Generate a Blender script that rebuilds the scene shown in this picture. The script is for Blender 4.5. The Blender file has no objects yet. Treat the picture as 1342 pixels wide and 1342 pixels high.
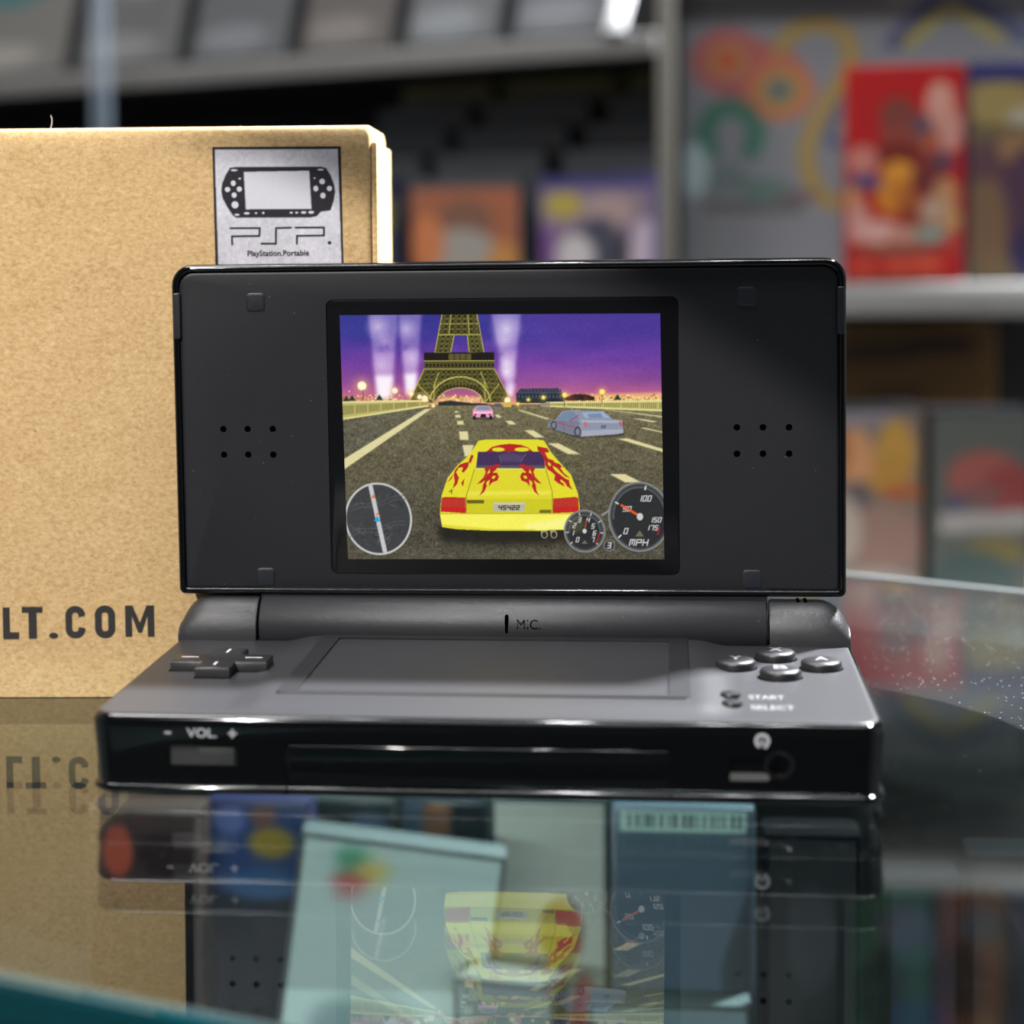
import bpy, bmesh, math, random
import numpy as np
from mathutils import Vector, Matrix

# ------------------------------------------------------------------ camera
S = 0.001                                   # all shapes below are written in millimetres
scene = bpy.context.scene
C = scene.collection
CAM = np.array([31.7647, -331.522, 95.3595]); YAW, PITCH, ROLL = -0.10099, 0.06067, -0.00916
F_PX, PX, PY = 2672.485, 609.1, 464.25

def cam_axes():
    f = np.array([math.sin(YAW)*math.cos(PITCH), math.cos(YAW)*math.cos(PITCH), -math.sin(PITCH)])
    r = np.array([math.cos(YAW), -math.sin(YAW), 0.0]); u = np.cross(r, f)
    return math.cos(ROLL)*r+math.sin(ROLL)*u, -math.sin(ROLL)*r+math.cos(ROLL)*u, f
RIGHT, UP, FWD = cam_axes()
cam_data = bpy.data.cameras.new('camera'); cam = bpy.data.objects.new('camera', cam_data); C.objects.link(cam)
cam.matrix_world = Matrix((( RIGHT[0], UP[0], -FWD[0], CAM[0]*S), (RIGHT[1], UP[1], -FWD[1], CAM[1]*S),
                           (RIGHT[2], UP[2], -FWD[2], CAM[2]*S), (0, 0, 0, 1)))
cam_data.sensor_fit = 'HORIZONTAL'; cam_data.sensor_width = 36.0; cam_data.lens = F_PX/1342*36.0
cam_data.shift_x = (671-PX)/1342; cam_data.shift_y = (PY-671)/1342
cam_data.clip_start = 0.01; cam_data.clip_end = 50
cam_data.dof.use_dof = True; cam_data.dof.focus_distance = 0.396; cam_data.dof.aperture_fstop = 12.0
scene.camera = cam

# ------------------------------------------------------------------ world, lamps, exposure
world = bpy.data.worlds.new('world'); scene.world = world; world.use_nodes = True
wb = world.node_tree.nodes['Background']; wb.inputs[0].default_value = (0.85, 0.92, 1.0, 1); wb.inputs[1].default_value = 0.06
vs = scene.view_settings
vs.view_transform = 'Standard'; vs.look = 'None'; vs.exposure = 0.0; vs.gamma = 1.0; vs.use_curve_mapping = False
scene.cycles.max_bounces = 10; scene.cycles.transparent_max_bounces = 24; scene.cycles.glossy_bounces = 6
scene.cycles.sample_clamp_indirect = 4.0; scene.cycles.caustics_reflective = False; scene.cycles.caustics_refractive = False

def aim(o, at):
    o.rotation_euler = (Vector(at)-o.location).to_track_quat('-Z', 'Y').to_euler()
def area(name, loc, at, size, watts, col=(1, 1, 1), shape='SQUARE', size_y=None):
    l = bpy.data.lights.new(name, 'AREA'); l.shape = shape; l.size = size; l.energy = watts; l.color = col
    if size_y: l.size_y = size_y
    o = bpy.data.objects.new(name, l); C.objects.link(o); o.location = loc; aim(o, at); return o
def spot(name, loc, at, watts, angle, blend, radius, col=(1, 1, 1)):
    l = bpy.data.lights.new(name, 'SPOT'); l.energy = watts; l.spot_size = math.radians(angle); l.spot_blend = blend
    l.shadow_soft_size = radius; l.color = col
    o = bpy.data.objects.new(name, l); C.objects.link(o); o.location = loc; aim(o, at); return o
# overhead lamp behind right: throws the lid's shadow on the keys, lights the box's top and side
area('lamp_overhead', (1.00, 1.11, 1.87), (0, 0.05, 0.03), 0.2, 560, (0.95, 0.975, 1.0))
# track spot in front left: lights the box and the lid below a slanting edge
SP = Vector((-0.45, -1.05, 0.95)); q1 = (Vector((0.035, 0.064, 0.077))-SP).normalized(); q2 = (Vector((0.066, 0.064, 0.057))-SP).normalized()
HALF = 14.0                                  # the cone's rim crosses the lid's upper right corner
axis = Matrix.Rotation(math.radians(HALF), 3, (q1-q2).normalized()) @ (q1+q2).normalized()
if axis.z > q1.z: axis = Matrix.Rotation(-math.radians(HALF), 3, (q1-q2).normalized()) @ (q1+q2).normalized()
spot('lamp_track_spot', SP, SP+axis, 98, 2*HALF+.2, 0.02, 0.005, (1.0, 0.97, 0.93))
area('fill_front', (-0.3, -1.3, 1.65), (0, 0.2, 0), 0.9, 5, (1.0, 0.98, 0.96))  # added soft fill from above and in front
for i, x in enumerate((-0.42, -0.31, -0.06, 0.13, 0.21)):
    area('lamp_downlight', (x, -0.12, 1.6), (x*0.3, -0.1, 0), 0.055, (0.8, 0.8, 7.0, 2.0, 2.0)[i], (1, 1, 1), 'DISK')
area('lamp_tube', (0.0, -0.25, 1.82), (0, -0.1, 0), 1.6, 13, (0.95, 0.98, 1.0), 'RECTANGLE', 0.05)
area('fill_shelves', (-0.6, 0.3, 1.5), (-0.1, 1.2, 0.15), 0.5, 22, (1.0, 0.98, 0.96))  # added fill that brightens the left-hand shelves

# ------------------------------------------------------------------ helpers
def unproj(px, py, n, c):
    """the point where the sight line of a photo pixel meets the plane n.p = c (millimetres)"""
    d = FWD + RIGHT*(px-PX)/F_PX - UP*(py-PY)/F_PX; n = np.asarray(n, float)
    return CAM + d*(c-n@CAM)/(n@d)

def tag(o, label=None, cat=None, group=None, kind=None):
    if label: o['label'] = label
    if cat: o['category'] = cat
    if group: o['group'] = group
    if kind: o['kind'] = kind
    return o
ORIGIN = {}
def empty(name, loc, label=None, cat=None, group=None):
    o = bpy.data.objects.new(name, None); C.objects.link(o); o.location = [v*S for v in loc]; o.empty_display_size = 0.02
    ORIGIN[o.name] = np.array(loc, float); return tag(o, label, cat, group)
def link(name, me, parent=None, origin=None):
    """link a mesh whose vertices are world millimetres; its origin goes to its own centre"""
    n = len(me.vertices); co = np.empty(n*3); me.vertices.foreach_get('co', co); co = co.reshape(-1, 3)
    c = (co.min(0)+co.max(0))/2 if origin is None else np.asarray(origin, float)
    me.vertices.foreach_set('co', ((co-c)*S).ravel()); me.update()
    o = bpy.data.objects.new(name, me); C.objects.link(o)
    p = ORIGIN[parent.name] if parent else np.zeros(3)
    if parent: o.parent = parent
    o.location = (c-p)*S; ORIGIN[o.name] = c; return o
def smooth(me, on=True, angle=35):
    me.polygons.foreach_set('use_smooth', [on]*len(me.polygons))
    if on:
        bm = bmesh.new(); bm.from_mesh(me); a = math.radians(angle)
        for e in bm.edges: e.smooth = not (len(e.link_faces) == 2 and e.calc_face_angle(0) > a)
        bm.to_mesh(me); bm.free()
class MB:
    """collects shapes in world millimetres for ONE mesh object"""
    def __init__(s): s.v = []; s.f = []; s.m = []
    def add(s, vs_, fs, mi=0):
        b = len(s.v); s.v += [tuple(map(float, p)) for p in vs_]; s.f += [tuple(b+i for i in f) for f in fs]; s.m += [mi]*len(fs); return s
    def loft(s, rings, cap0=True, cap1=True, mi=0, closed=True):
        n = len(rings[0]); vs_ = [p for r in rings for p in r]; fs = []
        for k in range(len(rings)-1):
            for i in range(n if closed else n-1):
                j = (i+1) % n; fs.append((k*n+i, k*n+j, (k+1)*n+j, (k+1)*n+i))
        if cap0: fs.append(tuple(range(n-1, -1, -1)))
        if cap1: fs.append(tuple((len(rings)-1)*n+i for i in range(n)))
        return s.add(vs_, fs, mi)
    def box(s, a, b, bev=0.0, fr=None, mi=0):
        """axis box a..b in the frame fr (function xyz -> world)"""
        fr = fr or (lambda x, y, z: (x, y, z)); e = min(bev, *(abs(b[i]-a[i])*0.49 for i in range(3)))
        def ring(z, e2):
            return [fr(x, y, z) for x, y in rrect(a[0]+e2, b[0]-e2, a[1]+e2, b[1]-e2, max(e, 1e-4), 2 if bev else 1)]
        if bev: return s.loft([ring(a[2], e*0.7), ring(a[2]+e*0.3, e*0.2), ring(a[2]+e, 0), ring(b[2]-e, 0), ring(b[2]-e*0.3, e*0.2), ring(b[2], e*0.7)], mi=mi)
        q = [(a[0], a[1]), (b[0], a[1]), (b[0], b[1]), (a[0], b[1])]
        return s.loft([[fr(x, y, z) for x, y in q] for z in (a[2], b[2])], mi=mi)
    def mesh(s, name, mats, sm=None):
        me = bpy.data.meshes.new(name); me.from_pydata(s.v, [], s.f)
        for m in (mats if isinstance(mats, (list, tuple)) else [mats]): me.materials.append(m)
        me.polygons.foreach_set('material_index', s.m)
        bm = bmesh.new(); bm.from_mesh(me); bmesh.ops.recalc_face_normals(bm, faces=bm.faces); bm.to_mesh(me); bm.free()
        if sm: smooth(me, True, sm)
        return me
    def build(s, name, mats, parent=None, sm=None, origin=None): return link(name, s.mesh(name, mats, sm), parent, origin)
def rrect(x0, x1, y0, y1, r, n=5, rb=None):
    """rounded rectangle, counter-clockwise; rb = radius of the two corners on the y0 side"""
    rb = r if rb is None else rb; pts = []
    for cx, cy, a0, q in ((x1-rb, y0+rb, -90, rb), (x1-r, y1-r, 0, r), (x0+r, y1-r, 90, r), (x0+rb, y0+rb, 180, rb)):
        for k in range(n+1):
            a = math.radians(a0+90*k/n); pts.append((cx+q*math.cos(a), cy+q*math.sin(a)))
    return pts
def circle(cx, cy, r, n=32): return [(cx+r*math.cos(2*math.pi*k/n), cy+r*math.sin(2*math.pi*k/n)) for k in range(n)]
def cut(o, cutter_mb):
    """boolean-subtract the shapes in cutter_mb (world mm) from o, for good"""
    c = cutter_mb.build('cutter', o.data.materials[0]); md = o.modifiers.new('cut', 'BOOLEAN'); md.object = c; md.solver = 'EXACT'
    bpy.context.view_layer.update(); dg = bpy.context.evaluated_depsgraph_get()
    me = bpy.data.meshes.new_from_object(o.evaluated_get(dg)); o.modifiers.clear(); o.data = me
    bpy.data.objects.remove(c); smooth(me, True, 32)
def text_mesh(mb, body, rect, fr, thick=0.03, mi=0, offset=0.0):
    """lettering of the built-in face, stretched to rect=(x0,x1,y0,y1) in the frame fr(x,y,z)"""
    cu = bpy.data.curves.new('text', 'FONT'); cu.body = body; cu.size = 1; cu.offset = offset; cu.resolution_u = 4
    o = bpy.data.objects.new('text', cu); C.objects.link(o); bpy.context.view_layer.update()
    me = bpy.data.meshes.new_from_object(o.evaluated_get(bpy.context.evaluated_depsgraph_get()))
    v = np.array([p.co[:2] for p in me.vertices]); lo, hi = v.min(0), v.max(0)
    x = rect[0]+(v[:, 0]-lo[0])/(hi[0]-lo[0])*(rect[1]-rect[0]); y = rect[2]+(v[:, 1]-lo[1])/(hi[1]-lo[1])*(rect[3]-rect[2])
    mb.add([fr(a, b, thick) for a, b in zip(x, y)], [tuple(p.vertices) for p in me.polygons], mi)
    bpy.data.objects.remove(o); bpy.data.curves.remove(cu); bpy.data.meshes.remove(me); return mb
def stroke(mb, pts, w, fr, z, closed=False, mi=0, square=False):
    """a flat ribbon of width w along pts with mitred joints"""
    p = [np.array(q, float) for q in pts]; n = len(p); L = []; R_ = []
    for i in range(n):
        a = p[i-1] if (closed or i > 0) else None; b = p[(i+1) % n] if (closed or i < n-1) else None
        d0 = (p[i]-a)/np.linalg.norm(p[i]-a) if a is not None else None; d1 = (b-p[i])/np.linalg.norm(b-p[i]) if b is not None else None
        if d0 is None: d0 = d1
        if d1 is None: d1 = d0
        t = d0+d1; t = t/max(np.linalg.norm(t), 1e-6); k = w/2/max(0.3, float(t@d0)); nrm = np.array([-t[1], t[0]])*k
        L.append(p[i]+nrm); R_.append(p[i]-nrm)
    vs_ = [fr(q[0], q[1], z) for q in L]+[fr(q[0], q[1], z) for q in R_]
    fs = [(i, (i+1) % n, n+(i+1) % n, n+i) for i in range(n if closed else n-1)]
    return mb.add(vs_, fs, mi)

# ------------------------------------------------------------------ painter: flat pictures become coloured grids
def lin(c):
    c = np.asarray(c, float)/255.0
    return np.where(c <= 0.04045, c/12.92, ((c+0.055)/1.055)**2.4)
class Pic:
    """a small painter; x, y run over (0..w, 0..h) with y downward, colours are 0..255"""
    def __init__(s, w, h, cols, bg=(0, 0, 0), ss=2, tf=None):
        s.nx = cols; s.ny = max(2, round(cols*h/w)); s.ss = ss; s.k = cols*ss/w; s.tf = tf or (lambda x, y: (x, y))
        s.W = s.nx*ss; s.H = s.ny*ss; s.im = np.empty((s.H, s.W, 3)); s.im[:] = bg; s.rng = np.random.default_rng(5)
    def _box(s, x0, y0, x1, y1):
        return max(0, int(x0)), max(0, int(y0)), min(s.W, int(x1)+2), min(s.H, int(y1)+2)
    def _grid(s, b): return np.meshgrid(np.arange(b[0], b[2])+.5, np.arange(b[1], b[3])+.5)
    def _mix(s, b, m, col):
        t = s.im[b[1]:b[3], b[0]:b[2]]; t += (np.asarray(col, float)-t)*m[..., None]
    def pts(s, p): return np.array([s.tf(*q) for q in p], float)*s.k
    def poly(s, p, col, a=1.0, soft=0.0):
        q = s.pts(p); pad = 3*soft*s.k; b = s._box(q[:, 0].min()-pad, q[:, 1].min()-pad, q[:, 0].max()+pad, q[:, 1].max()+pad)
        if b[0] >= b[2] or b[1] >= b[3]: return s
        X, Y = s._grid(b); ins = np.zeros(X.shape, bool)
        for i in range(len(q)):
            (xa, ya), (xb, yb) = q[i-1], q[i]
            if ya == yb: continue
            ins ^= ((ya > Y) != (yb > Y)) & (X < (xb-xa)*(Y-ya)/(yb-ya)+xa)
        m = ins.astype(float)
        if soft:
            r = max(1, int(soft*s.k))
            for ax in (0, 1):
                for _ in range(2):
                    cs = np.cumsum(np.pad(m, [(r+1, r) if i == ax else (0, 0) for i in (0, 1)], mode='edge'), axis=ax)
                    m = (np.take(cs, range(2*r+1, cs.shape[ax]), ax)-np.take(cs, range(0, cs.shape[ax]-2*r-1), ax))/(2*r+1)
        s._mix(b, m*a, col); return s
    def ell(s, cx, cy, rx, ry, col, a=1.0, ring=None, soft=0.0, clip=None):
        (cx, cy), = s.pts([(cx, cy)]); rx *= s.k; ry *= s.k; pd = 2+soft*s.k*2
        b = s._box(cx-rx-pd, cy-ry-pd, cx+rx+pd, cy+ry+pd)
        if b[0] >= b[2] or b[1] >= b[3]: return s
        X, Y = s._grid(b); d = (np.sqrt(((X-cx)/rx)**2+((Y-cy)/ry)**2)-1)*min(rx, ry)
        e = max(1.0, soft*s.k); m = np.clip(.5-d/e, 0, 1)
        if ring: m = m*np.clip(.5+(d+ring*s.k)/e, 0, 1)
        if clip: m = m*clip(X/s.k, Y/s.k)
        s._mix(b, m*a, col); return s
    def glow(s, cx, cy, r, col, a=1.0, pw=2.0):
        (cx, cy), = s.pts([(cx, cy)]); r *= s.k; b = s._box(cx-r, cy-r, cx+r, cy+r)
        if b[0] >= b[2] or b[1] >= b[3]: return s
        X, Y = s._grid(b); m = np.clip(1-np.hypot(X-cx, Y-cy)/r, 0, 1)**pw; s._mix(b, np.clip(m*a, 0, 1), col); return s
    def line(s, p, w, col, a=1.0):
        for i in range(len(p)-1):
            (xa, ya), (xb, yb) = s.pts([p[i], p[i+1]]); h = w*s.k/2
            b = s._box(min(xa, xb)-h-1, min(ya, yb)-h-1, max(xa, xb)+h+1, max(ya, yb)+h+1)
            if b[0] >= b[2] or b[1] >= b[3]: continue
            X, Y = s._grid(b); L2 = max((xb-xa)**2+(yb-ya)**2, 1e-9)
            t = np.clip(((X-xa)*(xb-xa)+(Y-ya)*(yb-ya))/L2, 0, 1); d = np.hypot(X-xa-t*(xb-xa), Y-ya-t*(yb-ya))
            s._mix(b, np.clip(h+.5-d, 0, 1)*a, col)
        return s
    def vgrad(s, y0, y1, stops):
        (_, ya), (_, yb) = s.pts([(0, y0), (0, y1)]); a, b = max(0, int(ya)), min(s.H, int(yb)+1)
        t = (np.arange(a, b)-ya)/(yb-ya); ks = [k for k, _ in stops]
        s.im[a:b] = np.stack([np.interp(t, ks, [c[i] for _, c in stops]) for i in range(3)], -1)[:, None, :]; return s
    def noise(s, cell, amp, y0=None, y1=None, cellx=None, tint=(1, 1, 1)):
        a, b = 0, s.H
        if y0 is not None: a = max(0, int(s.pts([(0, y0)])[0, 1]))
        if y1 is not None: b = min(s.H, int(s.pts([(0, y1)])[0, 1]))
        cx = (cellx or cell)*s.k; cy = cell*s.k; g = s.rng.normal(0, 1, (int((b-a)/cy)+3, int(s.W/cx)+3))
        yy = np.arange(b-a)/cy; xx = np.arange(s.W)/cx; iy = yy.astype(int); ix = xx.astype(int); fy = (yy-iy)[:, None]; fx = (xx-ix)[None]
        n = g[iy][:, ix]*(1-fy)*(1-fx)+g[iy+1][:, ix]*fy*(1-fx)+g[iy][:, ix+1]*(1-fy)*fx+g[iy+1][:, ix+1]*fy*fx
        s.im[a:b] += n[..., None]*amp*np.asarray(tint); return s
    SEG = {'0': 'abcdef', '1': 'bc', '2': 'abged', '3': 'abgcd', '4': 'fgbc', '5': 'afgcd', '6': 'afgedc', '7': 'abc', 'M': 'fabecm', 'P': 'feabg', 'H': 'fegbc'}
    def digits(s, txt, cx, cy, w, h, gap, col, lw, slant=0.2):
        x = cx-(len(txt)*(w+gap)-gap)/2
        for ch in txt:
            def q(u, v): return (x+u*w+(0.5-v)*h*slant, cy+(v-.5)*h)
            sg = {'a': [(0, 0), (1, 0)], 'b': [(1, 0), (1, .5)], 'c': [(1, .5), (1, 1)], 'd': [(0, 1), (1, 1)], 'e': [(0, .5), (0, 1)], 'f': [(0, 0), (0, .5)], 'g': [(0, .5), (1, .5)], 'm': [(.5, 0), (.5, .8)]}
            for k in s.SEG[ch]: s.line([q(*sg[k][0]), q(*sg[k][1])], lw, col)
            x += w+gap
        return s
    def pixels(s):
        im = np.clip(s.im, 0, 255).reshape(s.ny, s.ss, s.nx, s.ss, 3).mean((1, 3)); return im
def pic_object(name, pic, fr, mat, parent=None, depth=0.0, dvec=None):
    """picture as a fine grid; fr(u, v) with u, v in 0..1 (v downward) gives world millimetres; depth = sides behind it"""
    im = lin(pic.pixels()); ny, nx = im.shape[:2]
    U, V = np.meshgrid(np.linspace(0, 1, nx), np.linspace(0, 1, ny)); co = np.stack(fr(U, V), -1).reshape(-1, 3)
    idx = np.arange(nx*ny).reshape(ny, nx)
    q = np.stack([idx[1:, :-1], idx[1:, 1:], idx[:-1, 1:], idx[:-1, :-1]], -1).reshape(-1, 4)
    me = bpy.data.meshes.new(name); me.vertices.add(len(co)); me.vertices.foreach_set('co', co.ravel())
    me.loops.add(q.size); me.loops.foreach_set('vertex_index', q.ravel()); me.polygons.add(len(q)); me.polygons.foreach_set('loop_start', np.arange(0, q.size, 4))
    at = me.color_attributes.new('picture', 'FLOAT_COLOR', 'POINT'); at.data.foreach_set('color', np.concatenate([im.reshape(-1, 3), np.ones((nx*ny, 1))], 1).ravel())
    me.materials.append(mat); me.update(); me.validate(); return link(name, me, parent)

# ------------------------------------------------------------------ materials
def new_mat(name):
    m = bpy.data.materials.new(name); m.use_nodes = True; n = m.node_tree.nodes; return m, n, m.node_tree.links, n['Principled BSDF']
def setp(b, **k):
    for a, v in k.items():
        a = {'base': 'Base Color', 'rough': 'Roughness', 'metal': 'Metallic', 'spec': 'Specular IOR Level', 'coat': 'Coat Weight', 'coat_rough': 'Coat Roughness',
             'emit': 'Emission Color', 'emit_s': 'Emission Strength', 'alpha': 'Alpha', 'sheen': 'Sheen Weight', 'trans': 'Transmission Weight', 'ior': 'IOR'}[a]
        b.inputs[a].default_value = tuple(v)+(1,) if isinstance(v, (tuple, list)) else v
def plain(name, col, rough=0.5, var=0.12, scale=300.0, bump=0.0, **k):
    """a surface colour with a fine procedural mottle"""
    m, n, l, b = new_mat(name); setp(b, rough=rough, **k)
    tc = n.new('ShaderNodeTexCoord'); no = n.new('ShaderNodeTexNoise'); no.inputs['Scale'].default_value = scale; no.inputs['Detail'].default_value = 4
    mx = n.new('ShaderNodeMix'); mx.data_type = 'RGBA'; mx.inputs[6].default_value = tuple(c*(1-var) for c in col)+(1,); mx.inputs[7].default_value = tuple(min(1, c*(1+var)) for c in col)+(1,)
    l.new(tc.outputs['Object'], no.inputs['Vector']); l.new(no.outputs['Fac'], mx.inputs[0]); l.new(mx.outputs[2], b.inputs['Base Color'])
    if bump:
        bp = n.new('ShaderNodeBump'); bp.inputs['Strength'].default_value = bump; bp.inputs['Distance'].default_value = 0.0002
        l.new(no.outputs['Fac'], bp.inputs['Height']); l.new(bp.outputs[0], b.inputs['Normal'])
    return m
def flake(name, col, rough, glitter, scale=7000.0, **k):
    """satin plastic with a fine glitter and a few dust specks"""
    m, n, l, b = new_mat(name); setp(b, rough=rough, **k)
    tc = n.new('ShaderNodeTexCoord'); no = n.new('ShaderNodeTexNoise'); no.inputs['Scale'].default_value = scale; no.inputs['Detail'].default_value = 2
    vo = n.new('ShaderNodeTexVoronoi'); vo.inputs['Scale'].default_value = 300; rp = n.new('ShaderNodeValToRGB')
    rp.color_ramp.elements[0].position = 0.0; rp.color_ramp.elements[0].color = (1, 1, 1, 1); rp.color_ramp.elements[1].position = 0.055; rp.color_ramp.elements[1].color = (0, 0, 0, 1)
    mx = n.new('ShaderNodeMix'); mx.data_type = 'RGBA'; mx.inputs[6].default_value = tuple(col)+(1,); mx.inputs[7].default_value = tuple(min(1, c*4+.10) for c in col)+(1,)
    for t in (no, vo): l.new(tc.outputs['Object'], t.inputs['Vector'])
    l.new(vo.outputs['Distance'], rp.inputs[0]); l.new(rp.outputs[0], mx.inputs[0]); l.new(mx.outputs[2], b.inputs['Base Color'])
    bp = n.new('ShaderNodeBump'); bp.inputs['Strength'].default_value = glitter; bp.inputs['Distance'].default_value = 0.0001
    l.new(no.outputs['Fac'], bp.inputs['Height']); l.new(bp.outputs[0], b.inputs['Normal']); return m
def picture_mat(name, rough=0.4, emit=0.0, spec=0.5, gain=1.0):
    m, n, l, b = new_mat(name); at = n.new('ShaderNodeAttribute'); at.attribute_name = 'picture'; setp(b, rough=rough, spec=spec)
    if emit:
        setp(b, base=(0.004, 0.004, 0.005), emit_s=emit); l.new(at.outputs['Color'], b.inputs['Emission Color'])
    else: l.new(at.outputs['Color'], b.inputs['Base Color'])
    return m
M = {}
M['gloss'] = plain('piano_black', (0.0018, 0.0018, 0.0024), 0.06, 0.2, 60, spec=0.5)
M['panel'] = flake('matte_black_panel', (0.0125, 0.0125, 0.0155), 0.45, 0.2, spec=0.35)
M['satin'] = flake('charcoal_satin', (0.019, 0.019, 0.022), 0.42, 0.3, metal=0.0)
M['hinge'] = flake('hinge_satin', (0.024, 0.024, 0.027), 0.36, 0.6, metal=0.0)
M['button'] = flake('button_satin', (0.012, 0.012, 0.014), 0.35, 0.3)
M['frame'] = flake('screen_frame_satin', (0.009, 0.009, 0.011), 0.42, 0.3)
M['bezel'] = plain('bezel_black', (0.005, 0.005, 0.006), 0.16, 0.2, 80, spec=0.35)
M['hole'] = plain('hole_black', (0.0006, 0.0006, 0.0006), 0.9, 0.2, 100, spec=0.0)
M['rubber'] = plain('blue_black_rubber', (0.004, 0.005, 0.010), 0.5, 0.2, 300)
M['tab'] = plain('grey_tab', (0.022, 0.023, 0.028), 0.35, 0.2, 300)
M['white_print'] = plain('white_print', (0.55, 0.55, 0.58), 0.5, 0.1, 900)
M['soft_print'] = plain('soft_print', (0.15, 0.15, 0.155), 0.6, 0.1, 900)
M['grey_print'] = plain('engraved_print', (0.012, 0.012, 0.013), 0.7, 0.2, 900)
M['slider'] = plain('slider_grey', (0.012, 0.0115, 0.0115), 0.5, 0.3, 500)
M['port'] = plain('port_grey', (0.07, 0.065, 0.065), 0.5, 0.2, 500)
M['touch'] = plain('touch_screen_grey', (0.015, 0.0165, 0.0205), 0.05, 0.05, 40, spec=0.9)
M['ink'] = plain('box_print_ink', (0.020, 0.017, 0.017), 0.8, 0.35, 700)
M['screen'] = picture_mat('lit_screen', 0.3, 1.0, 0.2)
M['print'] = picture_mat('printed_cover', 0.35, 0, 0.4)
M['case_print'] = picture_mat('case_print', 0.75, 0, 0.08)
M['paper_print'] = picture_mat('printed_paper', 0.6, 0, 0.2)
M['wall'] = plain('shop_wall', (0.10, 0.10, 0.105), 0.8, 0.1, 8)
M['floor'] = plain('shop_floor', (0.05, 0.05, 0.05), 0.6, 0.3, 12)
M['ceiling'] = plain('shop_ceiling', (0.25, 0.25, 0.25), 0.8, 0.1, 8)
M['shelf'] = plain('shelf_grey', (0.26, 0.255, 0.25), 0.5, 0.08, 30)
M['lip'] = plain('shelf_lip_grey', (0.16, 0.155, 0.15), 0.5, 0.08, 30)
M['case_dark'] = plain('case_dark', (0.003, 0.003, 0.004), 0.9, 0.1, 40, spec=0.05)
M['shelf_dark'] = plain('shelf_black', (0.006, 0.006, 0.006), 0.7, 0.2, 30)
M['post'] = plain('post_beige', (0.13, 0.122, 0.105), 0.5, 0.1, 30)
M['counter_dark'] = plain('counter_dark', (0.012, 0.013, 0.014), 0.6, 0.2, 30)
M['trim'] = plain('counter_trim', (0.11, 0.12, 0.122), 0.4, 0.1, 60)

def cardboard():
    m, n, l, b = new_mat('kraft_cardboard'); setp(b, rough=0.85, spec=0.15)
    tc = n.new('ShaderNodeTexCoord'); mp = n.new('ShaderNodeMapping'); mp.inputs['Scale'].default_value = (1, 1, 1.5); l.new(tc.outputs['Object'], mp.inputs[0])
    def noise(sc, det, rough=.6, dist=0.0):
        t = n.new('ShaderNodeTexNoise'); t.inputs['Scale'].default_value = sc; t.inputs['Detail'].default_value = det; t.inputs['Roughness'].default_value = rough; t.inputs['Distortion'].default_value = dist
        l.new(mp.outputs[0], t.inputs[0]); return t
    def ramp(src, st):
        r = n.new('ShaderNodeValToRGB'); e = r.color_ramp.elements
        while len(e) < len(st): e.new(.5)
        for q, (p, c) in zip(e, st): q.position = p; q.color = tuple(c)+(1,)
        l.new(src, r.inputs[0]); return r
    def mixc(fac, a, c, t='MIX'):
        x = n.new('ShaderNodeMix'); x.data_type = 'RGBA'; x.blend_type = t
        l.new(fac, x.inputs[0]) if not isinstance(fac, float) else setattr(x.inputs[0], 'default_value', fac)
        for s_, k in ((a, 6), (c, 7)):
            l.new(s_, x.inputs[k]) if not isinstance(s_, tuple) else setattr(x.inputs[k], 'default_value', s_+(1,))
        return x.outputs[2]
    big = noise(60, 4); fib = noise(900, 6, .75, .5); spk = noise(800, 2, .5, 1.0)
    base = ramp(big.outputs[0], [(.3, (.57, .37, .172)), (.7, (.67, .45, .215))])
    fr = ramp(fib.outputs[0], [(.34, (.36, .22, .095)), (.5, (.61, .41, .195)), (.68, (.80, .60, .36))])
    col = mixc(.62, base.outputs[0], fr.outputs[0])
    dk = ramp(spk.outputs[0], [(.74, (0, 0, 0)), (.80, (1, 1, 1))]); col = mixc(dk.outputs[0], col, (.17, .09, .04))
    l.new(col, b.inputs['Base Color']); bp = n.new('ShaderNodeBump'); bp.inputs['Strength'].default_value = .25; bp.inputs['Distance'].default_value = .0002
    l.new(fib.outputs[0], bp.inputs['Height']); l.new(bp.outputs[0], b.inputs['Normal']); return m
M['card'] = cardboard()

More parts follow.
